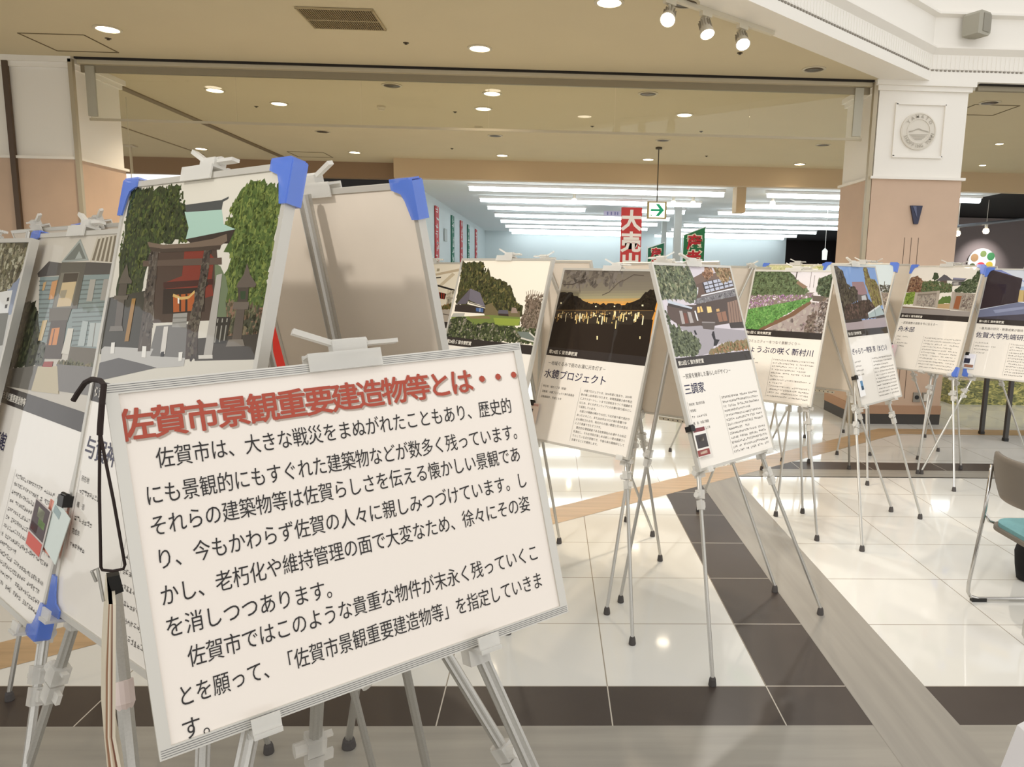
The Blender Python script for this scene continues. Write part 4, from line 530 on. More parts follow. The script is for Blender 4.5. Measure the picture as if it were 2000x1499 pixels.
'M':[('bg',(214,206,214),[]),('p',(88,72,64),[(.422,.083),(1.058,.02),(1.014,.306),(.506,.325),(.135,.315),(.093,.208),(.42,.212)]),('p',(100,78,68),[(.421,.096),(.616,.078),(.583,.154),(.469,.173),(.461,.123)]),('p',(116,94,82),[(.397,.084),(.658,.031),(.741,.045),(1.022,.01),(1.011,.063),(.626,.083),(.484,.106),(.421,.096)]),('p',(188,192,208),[(.567,.096),(.986,.057),(.982,.11),(.572,.151)]),('s',(58,50,50),[(.567,.096),(.575,.151)],.012),('s',(58,50,50),[(.634,.09),(.64,.144)],.006),('s',(58,50,50),[(.702,.083),(.707,.137)],.012),('s',(58,50,50),[(.771,.077),(.774,.13)],.006),('s',(58,50,50),[(.842,.07),(.842,.123)],.012),('s',(58,50,50),[(.913,.064),(.911,.116)],.006),('s',(58,50,50),[(.985,.057),(.981,.109)],.012),('s',(58,50,50),[(.571,.114),(.985,.075)],.005),('s',(58,50,50),[(.572,.133),(.985,.095)],.005),('p',(126,122,126),[(.447,.178),(.993,.128),(.99,.167),(.39,.209)]),('p',(226,226,230),[(.514,.161),(.983,.121),(.981,.128),(.497,.169)]),('l',[(100,96,100),(146,142,146)],[(.436,.185),(.988,.135),(.986,.162),(.412,.205)],70,.012),('p',(80,66,60),[(.395,.212),(.997,.167),(1.0,.305),(.509,.32),(.39,.262)]),('p',(240,200,125),[(.42,.222),(.479,.219),(.485,.247),(.411,.252)]),('p',(245,212,140),[(.542,.221),(.601,.222),(.596,.251),(.538,.254)]),('p',(215,170,110),[(.659,.236),(.701,.233),(.701,.248),(.657,.25)]),('s',(70,56,50),[(.453,.22),(.45,.25)],.006),('p',(146,118,102),[(.829,.202),(1.013,.188),(.985,.31),(.786,.312)]),('s',(94,74,66),[(.829,.202),(.79,.311)],.005),('s',(94,74,66),[(.865,.199),(.828,.312)],.005),('s',(94,74,66),[(.902,.197),(.865,.313)],.005),('s',(94,74,66),[(.939,.194),(.903,.314)],.005),('s',(94,74,66),[(.976,.191),(.941,.315)],.005),('s',(94,74,66),[(1.013,.188),(.979,.316)],.005),('p',(150,108,86),[(.653,.256),(.78,.248),(.776,.3),(.659,.303)]),('s',(96,74,62),[(.716,.253),(.715,.302)],.006),('p',(60,50,48),[(.79,.311),(.998,.308),(.989,.343),(.794,.34)]),('s',(228,228,232),[(.383,.241),(.39,.292)],.012),('p',(92,76,70),[(.067,.212),(.353,.238),(.358,.303),(.151,.308),(.044,.269)]),('p',(176,168,165),[(.193,.238),(.229,.239),(.228,.303),(.19,.304)]),('p',(176,168,165),[(.287,.245),(.329,.248),(.334,.301),(.29,.302)]),('p',(120,72,58),[(.236,.249),(.271,.252),(.272,.301),(.228,.303)]),('p',(196,204,216),[(.079,.181),(.362,.224),(.347,.232),(.091,.2)]),('p',(64,56,54),[(.085,.2),(.352,.232),(.351,.242),(.075,.213)]),('s',(230,230,235),[(.488,.121),(.469,.148),(.374,.204)],.008),('p',(166,160,166),[(.096,.319),(.407,.317),(.607,.333),(1.019,.357),(.998,.416),(.669,.41),(.527,.421),(.452,.456),(.311,.476),(.273,.454),(.359,.397),(.286,.349)]),('p',(94,84,80),[(.428,.3),(.611,.304),(.564,.343),(.433,.334)]),('p',(150,142,140),[(.439,.297),(.606,.302),(.596,.308),(.434,.304)]),('p',(96,106,80),[(.02,.014),(.437,.017),(.459,.064),(.47,.108),(.468,.153),(.391,.197),(.326,.201),(.253,.181),(.116,.17),(.012,.188),(.017,.084)],1),('l',[(126,136,100),(72,82,62),(108,116,88),(90,98,74),(160,160,130)],[(.02,.014),(.437,.017),(.467,.133),(.379,.197),(.253,.181),(.114,.172),(.015,.183),(.034,.084)],360,.018),('l',[(172,126,96),(150,108,80),(190,150,118),(128,100,76)],[(.657,.011),(.723,.01),(.726,.048),(.629,.078),(.592,.053)],50,.016),('l',[(172,140,104),(150,118,84),(140,130,92),(190,160,124)],[(.761,.012),(1.001,.01),(.975,.075),(.833,.093),(.79,.053)],110,.017),('p',(92,100,78),[(.032,.25),(.07,.304),(.123,.335),(.283,.354),(.362,.412),(.267,.464),(.027,.454)],1),('l',[(120,128,98),(70,78,60),(104,112,88)],[(.035,.226),(.07,.304),(.283,.354),(.362,.412),(.27,.459),(.027,.454)],190,.017),('p',(134,120,86),[(.637,.417),(1.006,.403),(1.01,.457),(.421,.465),(.465,.436)],1),('l',[(150,136,94),(116,110,74),(166,120,84)],[(.637,.417),(.997,.405),(.995,.457),(.436,.461)],110,.014),('p',(36,32,38),[(.542,.351),(.563,.349),(.559,.391),(.609,.396),(.581,.409),(.552,.424),(.512,.424),(.534,.398),(.52,.367)]),('p',(40,40,44),[(.311,.34),(.331,.338),(.342,.361),(.317,.361)])],
'O':[('bg',(222,217,220),[]),('p',(120,105,94),[(.879,.243),(.926,.178),(1.082,.16),(1.075,.528),(.783,.51)],1),('l',[(150,140,132),(86,76,68),(112,98,88),(190,184,180)],[(.891,.243),(1.073,.176),(1.046,.5),(.828,.493)],170,.02),('p',(164,152,148),[(.783,.237),(.881,.251),(.886,.353),(.839,.538),(.22,.516),(.289,.482),(.541,.363)],0),('l',[(150,138,134),(176,166,162)],[(.785,.245),(.876,.259),(.858,.416),(.814,.486),(.344,.488),(.546,.379)],40,.03),('l',[(130,116,106),(110,96,88)],[(.778,.341),(.869,.307),(.873,.476),(.753,.488)],50,.02),('p',(120,92,72),[(.086,.521),(.125,.476),(.535,.339),(.761,.225),(.785,.25),(.614,.345),(.268,.498)]),('p',(92,140,74),[(.022,.459),(.017,.31),(.441,.243),(.786,.196),(.788,.221),(.648,.28),(.416,.382),(.13,.491),(.02,.491)],1),('l',[(110,164,88),(78,122,62),(130,172,100),(92,138,76)],[(.036,.458),(.02,.318),(.443,.251),(.775,.203),(.648,.28),(.414,.374),(.128,.484)],280,.014),('p',(132,122,110),[(-.005,.191),(.798,.167),(.787,.203),(.444,.255),(.011,.314)],0),('l',[(154,104,156),(236,226,236),(120,132,88),(178,132,172),(110,84,110)],[(.005,.199),(.794,.176),(.781,.203),(.443,.251),(.017,.31)],240,.009),('p',(90,102,72),[(.003,.009),(.44,.009),(.534,.056),(.658,.123),(.73,.152),(.687,.185),(.425,.189),(.014,.204)],1),('l',[(114,128,92),(70,82,56),(98,112,80)],[(.012,.014),(.441,.013),(.537,.065),(.731,.156),(.673,.181),(.025,.195)],300,.017),('p',(86,96,74),[(.813,.072),(.907,.038),(1.015,.013),(1.085,.172),(.919,.202),(.873,.162),(.821,.159)],1),('l',[(106,118,92),(66,76,56)],[(.826,.072),(1.017,.021),(1.073,.176),(.919,.202),(.834,.159)],110,.018),('p',(140,116,96),[(.581,.082),(.711,.127),(.662,.14),(.559,.099)]),('s',(90,82,80),[(.548,.009),(.546,.073)],.008),('s',(140,132,132),[(.721,.013),(.731,.131)],.004),('s',(140,132,132),[(.767,.038),(.774,.131)],.004),('p',(104,94,86),[(.778,.19),(.93,.194),(.902,.235),(.794,.23)])],
'Q':[('bg',(128,158,206),[]),('p',(152,122,126),[(.357,.124),(.63,.122),(.666,.211),(.526,.223),(.323,.213)]),('p',(96,86,84),[(.325,.209),(.528,.22),(.651,.215),(.666,.265),(.402,.267)]),('p',(190,190,192),[(.512,.227),(.611,.221),(.623,.257),(.502,.258)]),('p',(64,54,46),[(.027,.006),(.142,.026),(.201,.049),(.221,.099),(.244,.147),(.281,.174),(.368,.148),(.415,.162),(.407,.26),(.205,.284),(.048,.378),(.004,.377)],1),('l',[(80,70,58),(50,42,36),(98,88,70)],[(.034,.026),(.176,.039),(.244,.147),(.431,.19),(.407,.26),(.119,.31),(.031,.371)],170,.022),('p',(132,114,78),[(.694,.01),(.778,.007),(.797,.069),(.814,.097),(.939,.112),(.992,.184),(1.023,.294),(.804,.319),(.744,.295),(.704,.208),(.662,.144)],1),('l',[(152,142,82),(102,86,60),(130,116,74)],[(.691,.014),(.774,.014),(.802,.097),(.934,.119),(.992,.184),(1.002,.286),(.784,.311),(.699,.18)],150,.022),('p',(60,46,40),[(.1,.288),(.451,.264),(.697,.255),(.799,.326),(.999,.331),(.982,.398),(.011,.398)],1),('l',[(76,60,52),(48,36,32),(104,80,70)],[(.106,.295),(.693,.262),(.799,.326),(.561,.386),(.027,.392)],100,.022),('p',(166,180,180),[(.579,.359),(.917,.299),(.986,.372),(.583,.39)]),('s',(210,214,214),[(.579,.359),(.915,.303)],.012),('s',(120,130,130),[(.76,.329),(.756,.391)],.01),('p',(166,152,154),[(-.018,.408),(1.01,.395),(1.033,.484),(-.025,.483)]),('s',(60,50,48),[(.006,.405),(.407,.4)],.02)],
'R':[('bg',(202,214,218),[]),('p',(74,72,62),[(.799,.213),(.904,.201),(.96,.209),(.996,.199),(1.008,.271),(.819,.27)],1),('l',[(60,58,50),(96,94,80),(180,184,182)],[(.811,.208),(.985,.204),(.991,.261),(.831,.265)],60,.02),('s',(90,84,76),[(.892,.168),(.905,.244)],.006),('p',(150,138,124),[(.792,.27),(1.034,.271),(1.053,.559),(.835,.551)]),('l',[(164,154,140),(132,122,110)],[(.81,.284),(1.01,.279),(.989,.449),(.856,.454)],60,.025)],
'T':[('bg',(222,216,206),[]),('p',(112,84,66),[(.006,.163),(.042,.114),(.124,.103),(.27,.166),(.256,.252),(.012,.264)],1),('l',[(132,98,76),(90,66,54),(150,124,100)],[(.007,.124),(.126,.108),(.273,.176),(.241,.252),(.025,.259)],110,.015),('p',(216,213,206),[(.422,.135),(.805,.127),(.797,.181),(.458,.19)]),('p',(92,80,72),[(.455,.143),(.555,.14),(.57,.178),(.485,.185)]),('p',(84,80,84),[(.63,.149),(.784,.146),(.784,.182),(.646,.19)]),('p',(160,156,152),[(.648,.158),(.717,.154),(.726,.179),(.657,.181)]),('p',(88,85,90),[(.397,.147),(.469,.102),(.491,.083),(.539,.096),(.625,.135),(.646,.114),(.816,.12),(.784,.146),(.57,.141)]),('p',(128,128,150),[(.625,.114),(.802,.12),(.779,.132),(.638,.131)]),('p',(62,74,54),[(.338,.127),(.345,.067),(.4,.075),(.437,.116),(.382,.145)],1),('p',(80,94,64),[(.226,.253),(.221,.158),(.321,.142),(.429,.153),(.465,.19),(.637,.167),(.668,.249),(.471,.264)],1),('l',[(98,112,76),(64,76,52),(120,110,84),(84,104,70)],[(.241,.252),(.221,.158),(.397,.145),(.641,.176),(.654,.249)],200,.014),('p',(60,72,52),[(.937,.045),(.975,.04),(1.007,.105),(1.013,.247),(.698,.252),(.689,.23),(.766,.173),(.735,.165),(.832,.127),(.883,.117)],1),('l',[(80,94,68),(46,56,42),(120,126,104),(70,84,58)],[(.939,.049),(.978,.049),(1.0,.247),(.708,.243),(.766,.173),(.883,.117)],170,.014),('p',(122,144,60),[(.007,.274),(.148,.25),(.171,.293),(.163,.375),(-.001,.381)],1),('l',[(144,164,78),(98,120,50)],[(.015,.273),(.143,.257),(.161,.37),(.013,.376)],90,.014),('p',(88,112,56),[(.502,.328),(.555,.294),(.667,.285),(.698,.349),(.509,.366)],1),('p',(176,150,112),[(.494,.366),(.679,.354),(.698,.404),(.508,.403)]),('p',(152,143,131),[(.174,.259),(.491,.24),(.506,.399),(.176,.388)]),('p',(120,110,100),[(.189,.278),(.484,.259),(.487,.275),(.187,.292)]),('p',(170,160,148),[(.153,.264),(.19,.258),(.201,.392),(.161,.389)]),('p',(166,156,144),[(.455,.241),(.497,.237),(.523,.403),(.489,.399)]),('p',(152,143,131),[(.675,.248),(.99,.257),(.983,.419),(.692,.409)]),('p',(166,156,144),[(.666,.244),(.708,.243),(.736,.412),(.688,.409)]),('p',(142,88,58),[(.738,.283),(.81,.281),(.814,.404),(.738,.398)]),('l',[(168,160,148),(132,122,112)],[(.821,.28),(.97,.275),(.963,.402),(.837,.398)],50,.02),('l',[(130,120,110),(164,156,146)],[(.21,.291),(.461,.278),(.472,.386),(.213,.382)],60,.016),('p',(128,108,92),[(-.002,.401),(.701,.413),(.706,.427),(-.0,.425)]),('p',(146,139,134),[(-.004,.415),(.453,.415),(.983,.419),(.98,.592),(-.036,.615)])],
'V':[('bg',(202,208,220),[]),('p',(130,140,190),[(.04,-.009),(.846,-.01),(.8,.216),(.434,.114)]),('p',(206,212,222),[(.161,-.0),(.847,-.008),(.8,.216),(.432,.105)]),('p',(52,41,45),[(.02,.005),(.422,.088),(.436,.304),(.019,.381)]),('p',(64,52,56),[(.057,.011),(.422,.088),(.421,.099),(.061,.024)]),('p',(192,168,112),[(.42,.193),(.795,.198),(.766,.289),(.429,.3)]),('p',(150,124,84),[(.468,.197),(.485,.196),(.501,.297),(.485,.298)]),('p',(150,170,200),[(.43,.161),(.779,.135),(.794,.193),(.422,.193)]),('p',(112,117,142),[(.009,.39),(.436,.304),(.828,.323),(.795,.396),(.019,.467)]),('p',(140,146,172),[(.175,.384),(.507,.339),(.513,.362),(.206,.411)]),('p',(72,68,78),[(.017,.457),(.842,.376),(.775,.522),(.012,.525)])],
'I':[('bg',(236,226,205),[]),('p',(196,178,150),[(.524,.1),(.908,.048),(.915,.069),(.53,.117)]),('p',(206,190,162),[(.63,.21),(.828,.081),(.869,.097),(.688,.209)]),('p',(170,158,132),[(.601,.05),(.638,.05),(.641,.071),(.602,.073)]),('p',(64,58,52),[(.598,.12),(.683,.115),(.679,.126),(.598,.13)]),('p',(226,216,194),[(.068,.118),(.903,.214),(.895,.35),(.173,.385)]),('s',(40,36,34),[(.065,.109),(.573,.174),(.912,.221)],.014),('p',(50,30,26),[(.661,.234),(.802,.248),(.797,.292),(.687,.286)]),('s',(150,46,30),[(.698,.237),(.717,.29)],.01),('s',(150,46,30),[(.735,.241),(.749,.291)],.01),('s',(150,46,30),[(.769,.244),(.778,.292)],.01),('l',[(196,186,164),(210,200,176),(170,160,136)],[(.81,.231),(.894,.23),(.895,.35),(.839,.351)],40,.02),('l',[(110,108,60),(150,110,70),(90,90,50)],[(.726,.354),(.9,.326),(.9,.366),(.735,.378)],50,.016),('p',(176,165,150),[(.025,.406),(.902,.369),(.896,.588),(.11,.621)]),('s',(80,70,62),[(.744,.402),(.903,.413)],.006)],
'P':[('bg',(196,196,150),[]),('l',[(150,160,90),(210,205,160),(120,132,80),(225,222,190),(170,176,110)],[(.046,.0),(1.008,-.003),(1.045,.382),(.024,.412)],260,.02),('p',(120,130,96),[(-.011,.302),(1.015,.279),(1.06,.691),(.044,.743)])],
}

def clampuv(u,v): return min(.986,max(.014,u)),min(.468,max(.012,v))
def picture(key,w_,h_,ops,parent,vmax=.468):
    a=MB(); R_=random.Random(key); lay=[0]
    def P(u,v,z):
        u=min(.986,max(.014,u)); v=min(vmax,max(.012,v)); return ((u-.5)*w_,(1-v)*h_,z)
    for op in ops:
        kind,col=op[0],op[1]; lay[0]+=1; z=.0011+.000012*lay[0]
        if kind=='bg': a.add([P(0,vmax,z),P(1,vmax,z),P(1,0,z),P(0,0,z)],[(0,1,2,3)],ink(col))
        elif kind=='p':
            pts=list(op[2]); n=len(pts)
            if len(op)>3 and op[3]:
                q=[]
                for i in range(n):
                    (x0,y0),(x1,y1)=pts[i],pts[(i+1)%n]; L=math.hypot(x1-x0,y1-y0); k=max(1,int(L/.018))
                    for j in range(k):
                        q.append((x0+(x1-x0)*j/k+R_.uniform(-.007,.007),y0+(y1-y0)*j/k+R_.uniform(-.007,.007)))
                pts=q; n=len(pts)
            pts3=[P(u,v,z) for u,v in pts]
            ar=sum(pts3[i][0]*pts3[(i+1)%n][1]-pts3[(i+1)%n][0]*pts3[i][1] for i in range(n))
            a.add(pts3,[tuple(range(n)) if ar>0 else tuple(range(n-1,-1,-1))],ink(col))
        elif kind=='s':
            pts=[Vector((( u-.5)*w_,(1-v)*h_,0)) for u,v in op[2]]; hw=op[3]*h_/2
            for p0_,p1_ in zip(pts,pts[1:]):
                d=(p1_-p0_); 
                if d.length<1e-6: continue
                nn=Vector((-d.y,d.x,0)).normalized()*hw
                q=[p0_-nn,p1_-nn,p1_+nn,p0_+nn]
                q=[P(v_.x/w_+.5,1-v_.y/h_,z) for v_ in q]; a.add(q,[(0,1,2,3)],ink(col))
        elif kind=='l':
            pts=op[2]; cnt,sz=int(op[3]*2.3),op[4]*.66; us=[p_[0] for p_ in pts]; vs=[p_[1] for p_ in pts]; k=0; tries=0; n=len(pts)
            while k<cnt and tries<cnt*6:
                tries+=1; u=R_.uniform(min(us),max(us)); v=R_.uniform(min(vs),max(vs)); ins=False
                for i in range(n):
                    (x0,y0),(x1,y1)=pts[i],pts[(i+1)%n]
                    if (y0>v)!=(y1>v) and u<(x1-x0)*(v-y0)/(y1-y0+1e-12)+x0: ins=not ins
                if not ins or not(.02<u<.98 and .015<v<vmax-.005): continue
                k+=1; m_=R_.choice((6,7,8,9)); s_=sz*R_.uniform(.45,1.3); ph=R_.random()*6
                c1,c2=R_.choice(col),R_.choice(col); tq=R_.choice((0,.5)); cc=tuple(int(round((a1+(a2-a1)*tq)/4)*4) for a1,a2 in zip(c1,c2))
                ex=R_.uniform(.6,1.3); rs=[R_.uniform(.35,1.1) for _ in range(m_)]
                a.add([P(u+s_*h_/w_*ex*rs[i]*math.cos(ph+2*math.pi*i/m_),v-s_/ex*rs[i]*math.sin(ph+2*math.pi*i/m_),z+.000004*(k%3)) for i in range(m_)],[tuple(range(m_))],ink(cc))
    return a.build('photo_print',parent)
def frame_basis(x,y,z,yaw,lean,roll):
    u0=Vector((math.cos(yaw),math.sin(yaw),0)); n=Vector((math.sin(yaw),-math.cos(yaw),0))
    up0=Vector((0,0,1))*math.cos(lean)-n*math.sin(lean)
    u=u0*math.cos(roll)+up0*math.sin(roll); up=-u0*math.sin(roll)+up0*math.cos(roll); nn=u.cross(up)
    return u,up,nn
def panel(key,label,blue=(),text_fn=None,art=None,name='photo_panel',cat='display board',fw=.011,grooved=False):
    x,y,z,yaw,lean,roll,w_,h_=PAN[key]; u,up,nn=frame_basis(x,y,z,yaw,lean,roll); base=Vector((x,y,z))-up*h_
    Mx=Matrix(((u.x,up.x,nn.x,base.x),(u.y,up.y,nn.y,base.y),(u.z,up.z,nn.z,base.z),(0,0,0,1)))
    r=empty(name,Mx=Mx); tag(r,label,cat,'photo boards on easels' if name=='photo_panel' else None)
    a=MB(); a.box((0,h_/2,-.006),(w_-.006,h_-.006,.011),BACK); a.build('backing_board',r)
    a=MB(); t_=.018
    bars=[((0,fw/2),(w_,fw)),((0,h_-fw/2),(w_,fw)),((-w_/2+fw/2,h_/2),(fw,h_-2*fw)),((w_/2-fw/2,h_/2),(fw,h_-2*fw))]
    for (cx,cy),(dx,dy) in bars: a.box((cx,cy,-.005),(dx,dy,t_),ALUP)
    if grooved:
        for k in range(4):
            for cy in(fw*(.2+.2*k),h_-fw*(.2+.2*k)): a.box((0,cy,.0042),(w_-.004,fw*.05,.0006),GROOVE)
            
    a.build('frame',r)
    if text_fn or art:
        a=MB(); a.add([(-w_/2+fw,fw,.001),(w_/2-fw,fw,.001),(w_/2-fw,h_-fw,.001),(-w_/2+fw,h_-fw,.001)],[(0,1,2,3)],PAPERS if grooved else PAPER); a.build('poster_sheet',r)
    if art: picture(key,w_,h_,ART[art],r)
    if text_fn: text_fn(r,w_,h_)
    for cx,cy in blue:
        s_=.054; a=MB(); px=w_/2*cx; py=h_ if cy>0 else 0; e=.005
        pts=[(e,e),(-s_,e),(-s_,-.012),(-s_*.55,-.02),(-.022,-s_*.62),(-.012,-s_*1.25),(e,-s_*1.25)]
        pts=[(px+q*cx,py+q2*cy) for q,q2 in pts]
        if cx*cy<0: pts=pts[::-1]
        a.prism(pts,.0045,.0075,BLUE); a.prism(pts,-.019,-.016,BLUE)
        a.box((px+cx*.0065,py-cy*s_*.6,-.006),(.003,s_*1.3,.026),BLUE); a.box((px-cx*s_*.5,py+cy*.0065,-.006),(s_,.003,.026),BLUE)
        a.build('corner_guard',r)['label']='blue plastic corner guard'
    return r
def poster_text(no,sub,title,left,body,title_sz=.047,seed=1,lines=12,bold=.008):
    def fn(r,w_,h_):
        R_=random.Random(seed); U=lambda u:(u-.5)*w_; V=lambda v:(1-v)*h_
        a=MB(); z=.0016; a.add([(U(.014),V(.514),z),(U(.986),V(.514),z),(U(.986),V(.466),z),(U(.014),V(.466),z)],[(0,1,2,3)],INKBAR); a.build('caption_band',r)
        a=MB(); c=.019*1.0
        if no: text(a,no,U(.04),V(.492),c,c*1.08,INKW,z=.0022,bold=.02)
        a.build('caption_lettering',r)
        a=MB()
        if sub: text(a,sub,U(.055),V(.556),.0205,.022,INKG,z=.0018)
        if title: text(a,title,U(.04),V(.618),title_sz,title_sz,INKB,z=.0018,bold=bold)
        a.build('title_lettering',r)
        a=MB()
        y=.69
        for s_ in left:
            if s_.startswith('*'): scrawl(a,U(.055),V(y),.0115*int(s_[1:]),.0115,int(s_[1:]),INKG,z=.0018,rnd=R_)
            else: text(a,s_,U(.055),V(y),.0118,.0125,INKG,z=.0018)
            y+=.03
        nl=len(body) if body else lines
        for i in range(nl):
            vv=.684+i*(.27/max(1,nl-1)); x0=U(.455); w2=.49*w_
            if body: text(a,body[i],x0,V(vv),w2/24,.0125,INKG,z=.0018)
            else:
                k=24 if R_.random()<.75 else R_.randint(8,20); scrawl(a,x0,V(vv),w2*k/24,.0115,k,INKG,z=.0018,rnd=R_)
        for uu,v0,v1 in((.44,.67,.965),(.04,.675,.675+.03*len(left))): a.add([(U(uu),V(v1),.0018),(U(uu)+.0008,V(v1),.0018),(U(uu)+.0008,V(v0),.0018),(U(uu),V(v0),.0018)],[(0,1,2,3)],INKG)
        a.build('body_lettering',r)
    return fn
def sign_text(r,w_,h_):
    U=lambda u:(u-.5)*w_; V=lambda v:(1-v)*h_
    RED=ink((172,72,52)); SHD=ink((176,160,148))
    s_=u'佐賀市景観重要建造物等とは・・・'; n=len(s_); 
    a=MB(); p0,p1=.026,.950; sx=(p1-p0)*w_/n*1.06
    adv=(p1-p0)/(n-1.3)*w_
    for dx,dy,z,mt in((.0022,-.0024,.0016,SHD),(0,0,.0020,RED)):
        for i,chh in enumerate(s_):
            xx=U(p0-.012)+adv*(i if i<13 else 13+(i-13)*.8)-.002
            for q in range(9):
                ox,oy=(0,0) if q==8 else ((.0008*math.cos(q*math.pi/4)),.0008*math.sin(q*math.pi/4))
                text(a,chh,xx+dx+ox,V(.118)+dy+oy,adv*1.12,h_*.094,mt,z=z+.000012*q)
    a.build('title_lettering',r)['label']='brick red title lettering'
    L=[(u'佐賀市は、大きな戦災をまぬがれたこともあり、歴史的',.089,.922,.2186,.2253),(u'にも景観的にもすぐれた建築物などが数多く残っています。',.0592,.945,.315,.3225),(u'それらの建築物等は佐賀らしさを伝える懐かしい景観であ',.0585,.9223,.3985,.4035),(u'り、今もかわらず佐賀の人々に親しみつづけています。し',.0606,.9289,.4896,.4989),(u'かし、老朽化や維持管理の面で大変なため、徐々にその姿',.0592,.9237,.5866,.584),(u'を消しつつあります。',.0602,.386,.672,.688),(u'佐賀市ではこのような貴重な物件が末永く残っていくこ',.0916,.924,.7634,.7605),(u'とを願って、「佐賀市景観重要建造物等」を指定していきま',.0621,.9217,.858,.859),(u'す。',.0622,.1,.945,.95)]
    a=MB()
    for s_,u0,u1,v0,v1 in L:
        n=len(s_); p=(u1-u0)*w_/(n-1)
        for i,chh in enumerate(s_):
            t=i/(n-1); text(a,chh,U(u0)+p*(i-.5),V(v0+(v1-v0)*t),p*1.02,h_*.062,INKD,z=.0018,res=3)
    a.build('body_lettering',r)['label']='black body lettering'

def easel(key,label,fl=None,fr=None,re=None,rest=True,rr=1.0,tray=False,low=0):
    x,y,z,yaw,lean,roll,w_,h_=PAN[key]; u,up,nn=frame_basis(x,y,z,yaw,lean,roll)
    n2=Vector((math.sin(yaw),-math.cos(yaw),0)); u2=Vector((math.cos(yaw),math.sin(yaw),0))
    head=Vector((x,y,z))-nn*.034-up*.005; b2=Vector((x,y,0)); off=z*math.tan(lean)-.035
    F=[Vector((*(fl or (b2+n2*off-u2*.46)[:2]),0)),Vector((*(fr or (b2+n2*off+u2*.46)[:2]),0)),Vector((*(re or (b2-n2*.4)[:2]),0))]
    for k in(0,1):
        ex_=(F[k]-b2).dot(n2)-off
        if ex_>0: F[k]=F[k]-n2*ex_
    base=(F[0]+F[1]+F[2])/3; r=empty('display_easel',base); tag(r,label,'easel','aluminium tripod easels')
    bot=Vector((x,y,z))-up*h_
    # head clip on the board's top edge
    a=MB(); Mx=Matrix(((u.x,up.x,nn.x),(u.y,up.y,nn.y),(u.z,up.z,nn.z))).to_4x4(); T=Vector((x,y,z))
    a.box(T+up*.000-nn*-.0085,(.105,.026,.003),CLEAR,M=Mx); a.box(T-nn*.0215,(.105,.03,.004),CLEAR,M=Mx); a.box(T+up*.0105-nn*.007,(.105,.004,.03),CLEAR,M=Mx)
    a.box(T+up*.02-nn*.012+u*.012,(.05,.02,.022),CLEAR,M=Mx); a.cyl(T+up*.026-nn*.012-u*.01,T+up*.026-nn*.012+u*.04,.008,CLEAR)
    Ml=Mx@Matrix.Rotation(.45,4,'Z'); a.box(T+up*.036-nn*.012-u*.03,(.07,.008,.012),CLEAR,M=Mx@Matrix.Rotation(-.4,4,'Z')); a.box(T+up*.024-nn*.012+u*.062,(.05,.006,.014),CLEAR,M=Mx)
    a.build('head_clip',r,off=base)
    for k,f in enumerate(F):
        hd=head+(u*(-.018,.018,0)[k])-nn*(0,0,.012)[k]
        if low and k<2: hd=head.lerp(F[2],low)+u*(-.018,.018)[k]
        top=f+Vector((0,0,.028)); d=top-hd; tcol=.60 if k<2 else .56
        p1=hd+d*tcol; R1,R2=.0098*rr,.0078*rr
        a=MB(); a.cyl(hd,p1,R1,ALU,n=16,flute=.16); a.cyl(p1-d*.05,top,R2,ALU,n=14,flute=.12); lg=a.build('leg',r,off=base)
        a=MB(); a.lathe([(.0135*rr,0),(.015*rr,.004),(.0125*rr,.026),(.0095*rr,.034),(.0088*rr,.034)],f,RUBBER,n=16); a.build('rubber_foot',lg,off=base)
        dn=d.normalized(); sx=dn.cross(n2).normalized(); sy=dn.cross(sx); Mc=Matrix(((sx.x,sy.x,dn.x),(sx.y,sy.y,dn.y),(sx.z,sy.z,dn.z))).to_4x4()
        a=MB(); c=p1; a.box(c-dn*.018,(.027*rr,.027*rr,.036),CLEAR,M=Mc); a.box(c+dn*.024,(.023*rr,.023*rr,.036),CLEAR,M=Mc); a.cyl(c-dn*.014+sx*.012*rr,c-dn*.014+sx*.03*rr,.011*rr,CLEAR); a.box(c+dn*.022-sx*.018*rr,(.02*rr,.008,.022),CLEAR,M=Mc); a.box(c-dn*.03-sx*.016*rr,(.018*rr,.012,.006),CLEAR,M=Mc)
        a.build('leg_clamp',lg,off=base)
        if k<2 and rest and not low:
            tb_=(hd.z-bot.z)/(hd.z-top.z); q=hd+d*tb_
            a=MB(); a.box(q-up*.012-nn*.0,(.034,.05,.03),CLEAR,M=Mx); a.box(bot+u*(q-bot).dot(u)-up*.006+nn*.004,(.034,.006,.05),CLEAR,M=Mx); a.box(bot+u*(q-bot).dot(u)+up*.004+nn*.024,(.034,.022,.004),CLEAR,M=Mx); a.cyl(q-up*.012+u*(.016 if k else -.016),q-up*.012+u*(.034 if k else -.034),.012,CLEAR)
            a.build('board_rest',r,off=base)
    if tray:
        a=MB(); a.box(bot-up*.012-nn*.02,(w_*.5,.018,.006),mat('tray_cream',(206,198,180),rough=.5),M=Mx)
        for k in range(9): a.cyl(bot-up*.012-nn*.0235+u*(-.12+k*.03),bot-up*.012-nn*.0225+u*(-.12+k*.03),.004,BLACK,n=8)
        a.build('perforated_bar',r,off=base)
    return r
